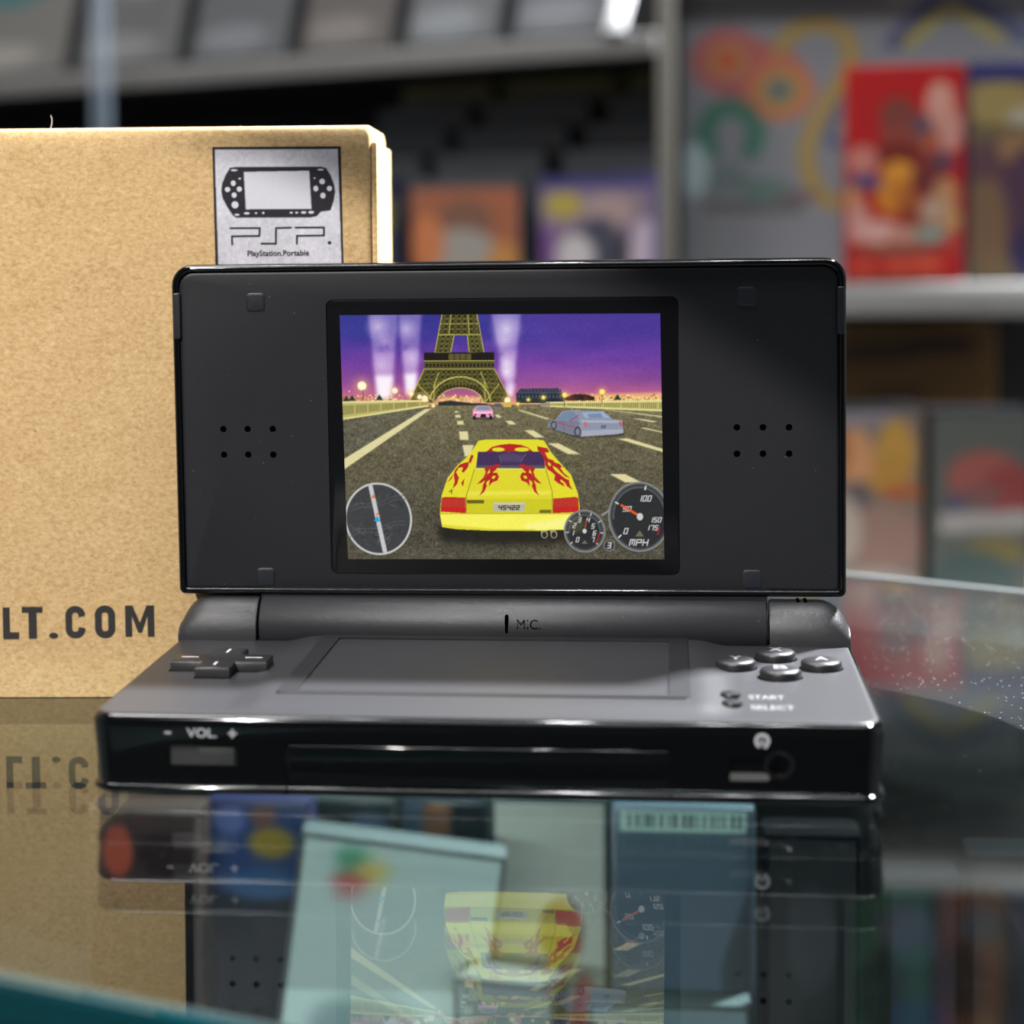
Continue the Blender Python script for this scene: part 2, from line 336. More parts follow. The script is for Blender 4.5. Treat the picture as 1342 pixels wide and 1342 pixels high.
def counter_glass(arc):
    """clear sheet: mirror by Fresnel, faint green, dust kept off an arc to paint a shaded patch"""
    m, n, l, b = new_mat('counter_glass'); n.remove(b); out = n['Material Output']
    geo = n.new('ShaderNodeNewGeometry'); mi = n.new('ShaderNodeMix'); mi.data_type = 'FLOAT'; mi.inputs[2].default_value = 1.62; mi.inputs[3].default_value = 1/1.62
    l.new(geo.outputs['Backfacing'], mi.inputs[0]); fr = n.new('ShaderNodeFresnel'); l.new(mi.outputs[0], fr.inputs['IOR'])
    tr = n.new('ShaderNodeBsdfTransparent'); tr.inputs[0].default_value = (.88, .955, .945, 1); gl = n.new('ShaderNodeBsdfGlossy'); gl.inputs['Roughness'].default_value = 0.0; gl.inputs[0].default_value = (.97, 1, .99, 1)
    mx = n.new('ShaderNodeMixShader'); l.new(fr.outputs[0], mx.inputs[0]); l.new(tr.outputs[0], mx.inputs[1]); l.new(gl.outputs[0], mx.inputs[2])
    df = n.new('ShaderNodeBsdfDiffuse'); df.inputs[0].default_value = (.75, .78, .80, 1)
    sep = n.new('ShaderNodeSeparateXYZ'); l.new(geo.outputs['Position'], sep.inputs[0])
    def math_(op, a, c=None, clamp=False):
        q = n.new('ShaderNodeMath'); q.operation = op; q.use_clamp = clamp
        for k, v in ((0, a), (1, c)):
            if v is None: continue
            if isinstance(v, (int, float)): q.inputs[k].default_value = v
            else: l.new(v, q.inputs[k])
        return q.outputs[0]
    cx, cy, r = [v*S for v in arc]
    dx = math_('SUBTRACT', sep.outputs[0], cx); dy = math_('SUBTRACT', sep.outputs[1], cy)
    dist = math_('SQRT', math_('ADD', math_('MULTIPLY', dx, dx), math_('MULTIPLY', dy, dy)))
    outside = math_('MULTIPLY', math_('SUBTRACT', dist, r), 700.0, True)  # dust stops at this arc, painting the edge of a shaded area
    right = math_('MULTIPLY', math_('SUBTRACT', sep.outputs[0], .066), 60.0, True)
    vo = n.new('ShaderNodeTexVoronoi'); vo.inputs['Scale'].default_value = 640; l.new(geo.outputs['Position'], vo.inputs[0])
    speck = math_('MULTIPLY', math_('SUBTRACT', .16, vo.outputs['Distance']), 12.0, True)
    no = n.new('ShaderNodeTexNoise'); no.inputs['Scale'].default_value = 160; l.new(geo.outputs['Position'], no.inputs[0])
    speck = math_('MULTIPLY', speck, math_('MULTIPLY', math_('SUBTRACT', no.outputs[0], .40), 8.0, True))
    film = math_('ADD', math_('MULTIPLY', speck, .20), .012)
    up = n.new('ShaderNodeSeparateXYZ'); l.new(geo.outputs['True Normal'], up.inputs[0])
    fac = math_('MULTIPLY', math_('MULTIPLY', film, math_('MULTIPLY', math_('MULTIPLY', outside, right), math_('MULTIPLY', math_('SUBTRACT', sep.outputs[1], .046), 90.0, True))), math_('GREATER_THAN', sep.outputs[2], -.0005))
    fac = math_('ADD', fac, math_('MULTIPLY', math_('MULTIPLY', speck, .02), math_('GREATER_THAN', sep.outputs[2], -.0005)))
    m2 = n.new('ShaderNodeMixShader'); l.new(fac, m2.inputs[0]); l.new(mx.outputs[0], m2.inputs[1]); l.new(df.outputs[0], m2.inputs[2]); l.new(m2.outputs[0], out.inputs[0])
    return m
def teal_edge():
    m, n, l, b = new_mat('glass_edge_teal'); setp(b, rough=.08, spec=.6); tc = n.new('ShaderNodeTexCoord'); no = n.new('ShaderNodeTexNoise')
    no.inputs['Scale'].default_value = 60; mp = n.new('ShaderNodeMapping'); mp.inputs['Scale'].default_value = (.1, .1, 4); l.new(tc.outputs['Object'], mp.inputs[0]); l.new(mp.outputs[0], no.inputs[0])
    rp = n.new('ShaderNodeValToRGB'); e = rp.color_ramp.elements; e[0].position = .38; e[0].color = (.001, .012, .016, 1); e[1].position = .62; e[1].color = (.001, .05, .062, 1)
    l.new(no.outputs[0], rp.inputs[0]); l.new(rp.outputs[0], b.inputs['Base Color']); return m
M['edge'] = teal_edge()

# ------------------------------------------------------------------ the room
def slab(name, a, b, mat):
    o = MB().box(a, b).build(name, mat); return tag(o, kind='structure')
slab('floor', (-2400, -1500, -1000), (2400, 2600, -950), M['floor'])
slab('ceiling', (-2400, -1500, 1900), (2400, 2600, 1950), M['ceiling'])
slab('wall_back', (-2400, 2550, -950), (2400, 2600, 1900), M['wall'])
slab('wall_left', (-2400, -1500, -950), (-2350, 2550, 1900), M['wall'])
slab('wall_right', (2350, -1500, -950), (2400, 2550, 1900), M['wall'])

# ------------------------------------------------------------------ the glass counter
GT = 2.7                                            # sheet thickness
fy = lambda x: -80.6-0.387*(x+54.25)                # front edge line
by = lambda x: 229.3-0.606*(x-80.5)                 # back edge line
A, B = -520.0, 330.0
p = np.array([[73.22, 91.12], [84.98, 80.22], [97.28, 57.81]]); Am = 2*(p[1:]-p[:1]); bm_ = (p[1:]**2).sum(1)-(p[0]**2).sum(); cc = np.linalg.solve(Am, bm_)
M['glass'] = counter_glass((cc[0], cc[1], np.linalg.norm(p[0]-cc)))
counter = empty('glass_counter', (0, 100, -950), 'glass counter top with a teal front edge, under the handheld console', 'counter')
quad = [(A, fy(A)), (B, fy(B)), (B, by(B)), (A, by(A))]
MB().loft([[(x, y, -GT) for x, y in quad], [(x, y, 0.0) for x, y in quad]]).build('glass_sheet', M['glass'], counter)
nv = np.array([.387, 1.0]); nv = nv/np.linalg.norm(nv)
def edge_pts(z, k): return [(A-k*nv[0], fy(A)-k*nv[1], z), (B-k*nv[0], fy(B)-k*nv[1], z)]
ed = MB(); rings = []
prof = [(.05, -.3), (.05, -11.7), (.8, -12.2), (2.4, -12.2), (3.0, -11.4), (3.0, -.8), (2.4, 0)]
rings = [[(A-k*nv[0], fy(A)-k*nv[1], z) for k, z in prof], [(B-k*nv[0], fy(B)-k*nv[1], z) for k, z in prof]]
ed.loft(rings).build('glass_edge', M['edge'], counter, 30)
nb = np.array([.606, 1.0]); nb = nb/np.linalg.norm(nb)
prof = [(.05, -14), (2.6, -14), (2.6, .3), (2.2, .6), (-.8, .6), (-.8, .05), (.05, .05)]
MB().loft([[(x+k*nb[0], by(x)+k*nb[1], z) for k, z in prof] for x in (A, B)]).build('back_trim', M['trim'], counter)
q2 = [(A, fy(A)-1), (B, fy(B)-1), (B, by(B)+4), (A, by(A)+4)]
MB().loft([[(x, y, -185) for x, y in q2], [(x, y, -170) for x, y in q2]]).build('case_floor', M['counter_dark'], counter)
MB().loft([[(x, y, -950) for x, y in q2], [(x, y, -185.2) for x, y in q2]]).build('cabinet', M['counter_dark'], counter)
def wall_strip(pa, pb, z0, z1, t):
    d = np.array(pb)-np.array(pa); nn = np.array([-d[1], d[0]])/np.linalg.norm(d)*t
    r = [pa, pb, tuple(np.array(pb)+nn), tuple(np.array(pa)+nn)]; return MB().loft([[(x, y, z) for x, y in r] for z in (z0, z1)])
ld = np.array([1.0, -.387]); ld = ld/np.linalg.norm(ld); li = np.array([.387, 1.0])/np.linalg.norm([.387, 1.0])
def hood_pt(a, d, z): p = np.array([20.0, fy(20.0)])+ld*a+li*d; return (p[0], p[1], z)
MB().box((-230, 4, -16), (230, 9, -12.6), .4, hood_pt).box((-230, 4, -12.5), (230, 24, -10.5), .4, hood_pt).build('fill_light_hood', M['counter_dark'], counter, 40)  # added hood, keeps the fill light off the console
lc = hood_pt(0, 9.6, -14.2); case_fill = area('fill_case_light', [v*S for v in lc], [v*S for v in hood_pt(0, 300, -90)], .44, 1.0, (.92, 1.0, .98), 'RECTANGLE', .003)  # added fill light under the glass, brightens the goods
fd = Vector((li[0], li[1], -.28)).normalized(); xa = Vector((ld[0], ld[1], 0)); ya = (-fd).cross(xa)
case_fill.rotation_euler = Matrix((xa, ya, -fd)).transposed().to_euler()
wall_strip(q2[3], q2[2], -169.9, -GT-.2-11.5, 3).build('rear_panel', M['counter_dark'], counter)

# ------------------------------------------------------------------ the handheld console
H = 14.6                                            # top of the lower half
con = empty('handheld_game_console', (0, 36, 0), 'black clamshell handheld game console standing open on the glass, racing game on its upper screen', 'game console')
XY = lambda x, y, z: (x, y, z)
# -- lower shell
rings = []
for z, i in ((.5, 4.2), (.7, 2.4), (1.0, 1.0), (1.35, .3), (1.7, 0.0), (2.0, .04), (2.3, .18), (2.5, .38), (2.6, .58), (2.66, .73), (3.0, .77), (3.4, .75), (7, .55), (12.4, .15), (13.1, .12), (13.6, .2), (14.0, .42), (14.3, .75), (14.45, 1.15), (14.5, 1.5)):
    rings.append([(x, y, z) for x, y in rrect(-66.6+i, 66.6-i, .0+i, 73.5-i, 4.6-min(i, 3.5)*.6, 6)])
base = MB().loft(rings).build('lower_shell', M['gloss'], con, 32)
cx_ = MB()
cx_.box((-52.7, -1, 5.7), (-40.9, 1.6, 9.3), .0)                                     # volume slot
cx_.loft([[(x, y, z) for x, z in rrect(41.0, 47.6, 4.6, 8.7, .7, 3)] for y in (-1, 1.8)])
cut(base, cx_)
c2 = MB(); c2.loft([[(x, y, z) for x, z in circle(49.2, 7.6, 2.5, 28)] for y in (-1, 3.0)]); cut(base, c2)
c3 = MB()
for x0, x1 in ((-32.75, -32.35), (31.45, 31.85)): c3.box((x0, -1, 1.0), (x1, .9, 9.7))
c3.box((-32.75, -1, 9.75), (31.85, .9, 10.15)); cut(base, c3)
MB().box((-32.2, -.35, 3.2), (31.3, 1.0, 9.7), .32, lambda x, y, z: (x, y+float(np.interp(z, [3.4, 9.7], [.75, .35])), z)).build('cartridge_cover', M['gloss'], con, 75)
slot = MB().box((-52.6, 1.25, 5.8), (-41.0, 1.55, 9.2)).build('volume_slot', M['slider'], con)
sl = MB(); sl.box((-47.6, .35, 5.95), (-41.3, 1.2, 9.05), .3)
for dx, dz in ((-46, 7.2), (-44.4, 7.8), (-42.6, 8.2)): sl.loft([[(x, y, z) for x, z in circle(dx, dz, .32, 10)] for y in (.15, .5)])
sl.build('volume_slider', M['slider'], con, 40)
pt = MB(); pt.box((41.15, 1.2, 4.75), (47.5, 1.7, 6.0)); pt.box((46.6, 1.0, 4.9), (50.6, 1.6, 5.9), .2)
pt.build('headphone_port', M['port'], con, 40)
ri = MB()
ri.loft([[(x, .45, z) for x, z in circle(49.2, 7.6, 2.46, 28)], [(x, .3, z) for x, z in circle(49.2, 7.6, 2.3, 28)], [(x, .5, z) for x, z in circle(49.2, 7.6, 1.75, 28)], [(x, 2.9, z) for x, z in circle(49.2, 7.6, 1.7, 28)]], cap0=False, cap1=False)
ri.build('headphone_jack', M['bezel'], con, 40)
# printing on the front face
fr = lambda x, z, t: (x, float(np.interp(z, [3.3, 7, 12.4, 13.1], [.75, .55, .15, .12]))-t, z)
pr = MB(); text_mesh(pr, 'VOL.', (-49.4, -44.3, 10.75, 12.35), fr, .04, offset=.012)
stroke(pr, [(-53.2, 11.5), (-52.1, 11.5)], .35, fr, .04); stroke(pr, [(-42.3, 11.5), (-40.9, 11.5)], .35, fr, .04); stroke(pr, [(-41.6, 10.8), (-41.6, 12.2)], .35, fr, .04)
pr.build('volume_marking', M['white_print'], con)
pr = MB(); ang = [math.radians(a) for a in range(-50, 231, 14)]
stroke(pr, [(46.4+1.0*math.cos(a), 11.7+1.0*math.sin(a)) for a in ang], .5, fr, .04)
stroke(pr, [(46.4, 11.9), (46.35, 11.1)], .4, fr, .04); stroke(pr, [(47.0, 11.2), (46.9, 10.5)], .6, fr, .04); stroke(pr, [(45.8, 11.2), (45.85, 10.6)], .5, fr, .04)
pr.build('headphone_marking', M['white_print'], con)
# -- top panel: a height field, raised around the lower screen
def ztop(x, y):
    sx = np.clip((43.5-abs(x+.9))/6.5, 0, 1); sx = sx*sx*(3-2*sx); sy = np.clip((y-1.0)/9.5, 0, 1); sy = sy*sy*(3-2*sy)
    e = min(max(0, (y-1.1)/.7), 1); hx = half(y)-abs(x); e2 = min(max(0, hx/.7), 1)
    return H-.12*(1-e)**2-.12*(1-e2)**2+1.15*sx*sy
def half(y):
    r = 3.9; y0 = 1.1; w = 65.5
    return w if y > y0+r else w-r+math.sqrt(max(0, r*r-(y0+r-y)**2))
ys = [1.1, 1.2, 1.4, 1.6, 1.9, 2.4, 3.2, 4.2, 5.2]+[5.2+k*(63.5-5.2)/40 for k in range(1, 41)]
us = np.concatenate([[-1, -.997, -.992, -.985], np.linspace(-.975, .975, 118), [.985, .992, .997, 1]]); rows = []
for y in ys: rows.append([(u*half(y), y, ztop(u*half(y), y)) for u in us])
mb = MB(); n_ = len(us); mb.add([q for r in rows for q in r], [(k*n_+i, k*n_+i+1, (k+1)*n_+i+1, (k+1)*n_+i) for k in range(len(rows)-1) for i in range(n_-1)])
rim = rows[0]+[r[-1] for r in rows[1:]]+rows[-1][-2::-1]+[r[0] for r in rows[-2:0:-1]]
mb.loft([rim, [(x, y, H-.9) for x, y, z in rim]], cap0=False, cap1=True); mb.build('key_panel', M['satin'], con, 50)
# lower screen
ff = MB(); zf = H+1.45; oc, ic = rrect(-36.6, 34.9, 11.6, 63.4, 1.2, 4), rrect(-33.0, 31.2, 13.4, 59.0, .8, 4)
ff.loft([[(x, y, H+.5) for x, y in oc], [(x, y, zf-.25) for x, y in oc], [(x*.996, (y-37)*.996+37, zf) for x, y in oc], [(x, y, zf) for x, y in ic], [(x, y, zf-.75) for x, y in ic]], cap0=False, cap1=False)
lowf = ff.build('lower_screen_frame', M['frame'], con, 30)
MB().box((-33.1, 13.3, H+.35), (31.3, 59.1, zf-.55)).build('touch_screen', M['touch'], con)
# directional pad; white line marks paint its glints
dp = MB(); cx0, cy0, a_, w_, b_ = -51.4, 36.8, 9.0, 3.2, 8.6
cr = [(w_, -b_), (w_, -w_), (a_, -w_), (a_, w_), (w_, w_), (w_, b_), (-w_, b_), (-w_, w_), (-a_, w_), (-a_, -w_), (-w_, -w_), (-w_, -b_)]
ins = lambda e: [(cx0+x-math.copysign(e, x), cy0+y-math.copysign(e, y), 0) for x, y in cr]
def lv(e, z): return [(x, y, z) for x, y, _ in ins(e)]
dp.loft([lv(0, H-.3), lv(0, H+1.6), lv(.18, H+1.9), lv(.4, H+2.0)]); pad = dp.build('directional_pad', M['button'], con, 40)
for (ax, ay, bx, by_) in ((-7.6, .0, -4.4, .0), (4.4, 0, 7.6, 0), (0, 4.2, 0, 7.2), (0, -6.6, 0, -4.2)):
    s_ = MB(); hx, hy = (0, .24) if ay == by_ else (.24, 0)
    s_.box((cx0+ax-hx, cy0+ay-hy, H+1.95), (cx0+bx+hx, cy0+by_+hy, H+2.06)); s_.build('glint_mark', M['white_print'], pad)
MB().loft([[(cx0+x*1.05, cy0+y*1.05, H-.02) for x, y in cr], [(cx0+x*1.05, cy0+y*1.05, H+.05) for x, y in cr]]).build('pad_well', M['hole'], con)
# four round buttons
for (bx_, by2, ch) in ((51.1, 50.6, 'X'), (51.2, 35.0, 'B'), (43.4, 42.6, 'Y'), (59.0, 42.8, 'A')):
    b1 = MB(); prof = [(3.75, -.3), (3.75, 1.0), (3.6, 1.35), (3.2, 1.6), (2.4, 1.75), (1.2, 1.82), (.3, 1.84)]
    b1.loft([[(x, y, H+z) for x, y in circle(bx_, by2, r, 36)] for r, z in prof]); bo = b1.build('round_button', M['button'], con, 45)
    t1 = MB(); text_mesh(t1, ch, (bx_-1.25, bx_+1.25, by2-1.5, by2+1.5), lambda x, y, z: (x, y, H+z), 1.87, offset=.02); t1.build('letter', M['soft_print'], bo)
    MB().loft([[(x, y, H+z) for x, y in circle(bx_, by2, 4.0, 36)] for z in (-.1, .04)]).build('button_well', M['hole'], con)
for (sx_, sy_, tx) in ((41.8, 18.6, 'START'), (41.9, 12.2, 'SELECT')):
    b1 = MB(); b1.loft([[(x, y, ztop(sx_, sy_)+z) for x, y in circle(sx_, sy_, r, 24)] for r, z in ((1.8, -.5), (1.8, .5), (1.6, .8), (1.0, .92), (.2, .95))])
    b1.build('start_button' if tx == 'START' else 'select_button', M['button'], con, 45)
t1 = MB(); fz = lambda x, y, z: (x, y, ztop(x, y)+z)
text_mesh(t1, 'START', (44.9, 51.0, 17.2, 20.2), fz, .05, offset=.01); text_mesh(t1, 'SELECT', (45.0, 52.3, 9.6, 12.6), fz, .05, offset=.01)
t1.build('button_lettering', M['soft_print'], con)
# -- hinge
def dring(x, s, r=5.9, ya=67.6, za=17.0, floor_=14.0):
    k = s; pts_ = [(x, ya-r*(.75+.25*k), floor_)]
    for a in range(180, -1, -12):
        t = math.radians(a); pts_.append((x, ya+r*(.75+.25*k)*math.cos(t), max(floor_+.1, za-1.5+(r+1.4)*k*math.sin(t)*1.0)))
    pts_.append((x, ya+r*(.75+.25*k), floor_)); return pts_
for x_in, x_out in ((-50.2, -66.1), (50.6, 66.1)):
    sg = 1 if x_out > 0 else -1; rr = [dring(x_in, .96), dring(x_in+sg*.35, 1.0)]; R6 = 6.0
    for t in [0, .2, .4, .6, .75, .86, .94, .98, 1.0]:
        rr.append(dring(x_out-sg*R6*(1-t), max(.30, math.sqrt(max(0, 1-t*t)))))
    MB().loft(rr).build('hinge_cap', M['hinge'], con, 50)
br = MB(); br.loft([[(x, 67.6+r*math.cos(t), 17.2+r*math.sin(t)) for t in [2*math.pi*k/40 for k in range(40)]] for x, r in ((-49.7, 5.4), (-49.4, 5.7), (49.8, 5.7), (50.1, 5.4))])
bar = br.build('hinge_barrel', M['hinge'], con, 50)
fh = lambda x, z, t: (x, 67.6-math.sqrt(max(.01, 32.5-(z-17.2)**2))-t, z)
mk = MB(); mk.box((-.75, 61.75, 16.6), (-.05, 63.2, 20.2), .3); mk.build('microphone_slot', M['hole'], bar)
mk = MB(); text_mesh(mk, 'MIC.', (1.6, 6.3, 17.5, 19.3), fh, .04); mk.build('microphone_lettering', M['hole'], bar)
mk = MB()
for x in (56.2, 57.6): mk.box((x-.3, 66.0, 22.4), (x+.3, 68.5, 22.95))
mk.build('lamp_notch', M['hole'], con)
# -- lid
LA, LRO, LX, LY, LZ = -0.02069, -0.003807, -1.383, 65.8576, 23.2275
def LF(x, t, d):
    """lid frame: x along, t up, d behind the front plane"""
    X = x*math.cos(LRO)+t*math.sin(LRO); T = -x*math.sin(LRO)+t*math.cos(LRO)
    return (LX+X, LY+T*math.sin(LA)+d*math.cos(LA), LZ+T*math.cos(LA)-d*math.sin(LA))
W0, W1, T1 = -65.2, 66.9, 66.0                       # lid frame is centred a little left of the console
rings = []
def lr(i, d, r=4.0): return [LF(x, t, d) for x, t in rrect(W0+i, W1-i, 0.0+i, T1-i, max(r-i*.7, .4), 7, rb=max(1.3-i*.5, .3))]
ls = MB(); ls.loft([lr(1.5, 1.3), lr(1.35, .35), lr(1.1, .08), lr(.75, 0.0), lr(.35, .2), lr(.1, .6), lr(0, 1.2), lr(0, 5.6), lr(.25, 6.4), lr(.9, 6.9), lr(2.2, 7.1)])
lid = ls.build('lid', M['gloss'], con, 40)
lp = MB(); xx = [LF(x, t, 0) for x, t in [(0, 0)]]
pr_ = lambda i, d: [LF(x, t, d) for x, t in rrect(W0+1.42+i, W1-1.42-i, 1.2+i, T1-1.42-i, 2.9, 6, rb=.8)]
lp.loft([pr_(0, 1.4), pr_(0, .95), pr_(.25, .72), pr_(.6, .62)]); panel = lp.build('lid_panel', M['panel'], lid, 50)
# lug that joins lid and barrel
lg = MB(); lg.box((-49.9+1.38, -2.6, .62), (50.6+1.1, 1.6, 5.2), .0, LF); lg.build('lid_hinge_lug', M['panel'], lid)
HOLES = [(x, t) for x in (-55.4, -50.5, -45.45) for t in (33.3, 28.15)]+[(x, t) for x in (45.95, 50.95, 55.95) for t in (33.3, 28.15)]
k1 = MB(); win = rrect(-34.3, 34.8, 4.2, 58.9, 1.4, 5); k1.loft([[LF(x, t, d) for x, t in win] for d in (-1, .98)]); cut(panel, k1)
k1 = MB()
for x, t in HOLES: k1.loft([[LF(a, b, d) for a, b in circle(x, t, .66, 18)] for d in (-1, 1.15)])
cut(panel, k1)
for x, t in HOLES: MB().loft([[LF(a, b, d) for a, b in circle(x, t, .64, 18)] for d in (.95, 1.12)]).build('speaker_hole', M['hole'], lid)
for x, t in ((-48.3, 58.5), (47.9, 58.8), (-47.5, 3.5), (48.8, 3.5)):
    o = MB(); o.loft([[LF(a, b, d) for a, b in rrect(x-1.85+i, x+1.85-i, t-1.85+i, t+1.85-i, .7, 4)] for i, d in ((0, .9), (0, .55), (.2, .45), (.45, .42))]); o.build('rubber_bumper', M['rubber'], lid, 50)
for x0, x1 in ((W0+.35, W0+1.75), (W1-1.75, W1-.35)):
    o = MB(); o.loft([[LF(a, b, d) for a, b in rrect(x0+i, x1-i, 51.4+i, 60.5-i, .35, 3)] for i, d in ((0, .9), (0, .05), (.12, -.06), (.25, -.08))]); o.build('side_tab', M['tab'], lid, 50)
o = MB(); o.loft([[LF(a, b, d) for a, b in rrect(-34.2+i, 34.7-i, 4.3+i, 58.8-i, 1.3, 5)] for i, d in ((0, .97), (0, .85), (.1, .8))]); bez = o.build('screen_bezel', M['bezel'], lid, 40)

# -- upper screen picture: drawn in the coordinates of an enlarged crop
def tfz(x, y): return (x-36*(y-64)/938-41, y-64)
P = Pic(1219, 938, 500, (60, 60, 50), 2, tfz)
P.vgrad(64, 420, [(0, (56, 54, 142)), (.22, (66, 54, 148)), (.5, (112, 62, 158)), (.72, (146, 78, 150)), (.88, (192, 100, 136)), (.97, (235, 165, 120)), (1, (240, 190, 120))])
P.noise(60, 5, 64, 400, 190, (1, .6, .7)); P.noise(22, 3, 64, 400, 80, (1, .6, .7))
P.poly([(740, 64), (1300, 64), (1300, 250), (740, 110)], (96, 54, 150), .4, 30); P.poly([(40, 64), (160, 64), (150, 180), (40, 140)], (48, 54, 140), .6, 20)
def beam(t, b, a, white):
    P.poly([t[0], t[1], b[1], b[0]], (190, 165, 225), a, 7)
    def at(k): return [tuple(np.array(t[i])+(np.array(b[i])-np.array(t[i]))*k) for i in (0, 1)]
    u = at(.45); P.poly([u[0], u[1], b[1], b[0]], (228, 195, 232), a*.8, 9)
    u = at(white); P.poly([u[0], u[1], b[1], b[0]], (255, 246, 252), .95, 9)
beam(((152, 60), (266, 60)), ((192, 388), (244, 388)), .50, .72); beam(((268, 60), (358, 60)), ((302, 372), (336, 366)), .48, .74); beam(((622, 60), (735, 60)), ((690, 376), (706, 380)), .50, .90)
for x, y, r, c_ in ((190, 110, 60, .6), (300, 120, 55, .55), (215, 165, 45, .3), (680, 120, 75, .75), (672, 165, 55, .5), (684, 250, 42, .8), (684, 285, 46, 1.0), (320, 230, 50, .5), (205, 255, 50, .4), (700, 340, 30, .8)):
    P.glow(x, y, r, (240, 225, 246), c_, 1.3)
for x, y, r in ((205, 192, 26), (225, 188, 20), (296, 190, 24), (660, 215, 26)): P.glow(x, y, r, (96, 66, 158), .55)
# horizon: lit town, trees, building
rn = random.Random(3)
P.poly([(52, 372), (310, 384), (310, 398), (52, 398)], (215, 165, 95), .35, 5)
P.poly([(425, 380), (600, 380), (600, 398), (425, 398)], (240, 195, 130), .9, 6); P.poly([(905, 372), (1300, 364), (1300, 400), (905, 400)], (240, 190, 120), .85, 6)
for _ in range(420):
    x = rn.choice((rn.uniform(52, 320), rn.uniform(425, 600), rn.uniform(950, 1290), rn.uniform(960, 1290))); y = rn.gauss(388, 9); P.ell(x, y, rn.uniform(2, 5), rn.uniform(1.5, 4), rn.choice(((255, 238, 170), (255, 225, 150), (150, 110, 60), (235, 170, 80))), .8)
for _ in range(60): x = rn.uniform(912, 1015); P.ell(x, 388-rn.uniform(0, 14)*math.sin((x-905)/112*3.1), 9, 7, rn.choice(((60, 34, 26), (80, 44, 30), (46, 30, 26))))
for x, y in ((1105, 384), (198, 382), (92, 384), (70, 386)): P.poly([(x-14, y+8), (x, y-14), (x+14, y+8)], (30, 52, 38), 1, 2)
P.poly([(722, 402), (722, 366), (738, 348), (880, 346), (902, 372), (902, 404)], (38, 44, 58)); P.poly([(735, 350), (880, 348), (898, 368), (724, 368)], (66, 72, 88))
for x in range(730, 898, 13): P.poly([(x, 374), (x+5, 374), (x+5, 384), (x, 384)], (104, 112, 116), .7); P.poly([(x, 390), (x+5, 390), (x+5, 400), (x, 400)], (20, 22, 30), .9); P.poly([(x+2, 352), (x+6, 352), (x+6, 360), (x+2, 360)], (22, 26, 36), .8)
for x in range(730, 830, 9): P.ell(x, 392+rn.uniform(-6, 6), 8, 8, (40, 58, 40), .7)
# tower
OL, DK, PL = (112, 106, 46), (44, 42, 22), (196, 186, 98)
P.poly([(436, 60), (567, 60), (598, 214), (541, 214), (533, 146), (481, 146), (469, 214), (409, 214)], DK)
def lattice(p0, p1, p2, p3, nx, ny, w, col, a=1):
    q = lambda u, v: tuple((np.array(p0)*(1-u)+np.array(p1)*u)*(1-v)+(np.array(p3)*(1-u)+np.array(p2)*u)*v)
    for i in range(nx):
        for j in range(ny):
            P.line([q(i/nx, j/ny), q((i+1)/nx, (j+1)/ny)], w, col, a); P.line([q((i+1)/nx, j/ny), q(i/nx, (j+1)/ny)], w, col, a)
    for j in range(ny+1): P.line([q(0, j/ny), q(1, j/ny)], w*1.2, col, a)
    for i in (0, nx): P.line([q(i/nx, 0), q(i/nx, 1)], w*1.4, col, a)
lattice((436, 62), (567, 62), (572, 140), (422, 140), 6, 4, 2.6, OL); lattice((422, 140), (482, 140), (469, 212), (409, 212), 3, 4, 2.8, OL); lattice((532, 140), (577, 140), (598, 212), (541, 212), 3, 4, 2.8, OL)
for a, b in (((436, 62), (409, 212)), ((568, 62), (598, 214)), ((482, 146), (469, 212)), ((533, 146), (541, 212)), ((470, 62), (462, 140)), ((533, 62), (540, 140))): P.line([a, b], 3.2, PL, .9)
P.line([(409, 210), (470, 210)], 5, PL); P.line([(541, 210), (598, 212)], 5, PL); P.line([(425, 142), (580, 142)], 4, PL, .8); P.line([(432, 100), (574, 100)], 3, PL, .6)
P.poly([(365, 272), (638, 272), (668, 330), (704, 398), (604, 402), (588, 372), (560, 352), (508, 343), (455, 352), (424, 375), (405, 402), (312, 400), (336, 350)], DK)
lattice((370, 274), (636, 274), (655, 330), (345, 330), 14, 3, 2.4, OL); lattice((345, 330), (430, 318), (408, 400), (312, 400), 5, 4, 2.6, OL); lattice((585, 318), (655, 330), (702, 398), (606, 400), 5, 4, 2.6, OL)
arc_ = lambda cx, cy, rx, ry, a0, a1: [(cx+rx*math.cos(math.radians(a)), cy-ry*math.sin(math.radians(a))) for a in range(a0, a1+1, 8)]
P.line(arc_(507, 408, 118, 106, 8, 172), 6, PL, .9); P.line(arc_(507, 408, 104, 90, 8, 172), 3, OL); P.line(arc_(507, 408, 90, 64, 4, 176), 4, PL, .8)
for k in range(12, 170, 8):
    a = math.radians(k); P.line([(507+92*math.cos(a), 408-68*math.sin(a)), (507+116*math.cos(a), 408-104*math.sin(a))], 2.5, OL)
for a, b in (((368, 274), (312, 398)), ((638, 274), (702, 398)), ((410, 330), (405, 402)), ((600, 322), (604, 402)), ((425, 285), (405, 340)), ((345, 330), (408, 396)), ((655, 330), (606, 396)), ((585, 285), (612, 345))): P.line([a, b], 4, PL, .8)
P.poly([(368, 240), (636, 240), (636, 275), (368, 275)], (82, 76, 34)); P.poly([(368, 209), (636, 209), (636, 240), (368, 240)], (26, 22, 18)); P.poly([(462, 214), (548, 214), (548, 238), (462, 238)], (92, 86, 44))
P.line([(368, 241), (636, 241)], 3.5, PL, .8); P.line([(368, 272), (636, 272)], 4, PL, .7)
for x in range(374, 634, 14): P.ell(x+5, 258, 4.5, 7, (34, 30, 16))
for x in (484, 506, 528): P.line([(x, 214), (x, 238)], 3, (40, 36, 20))
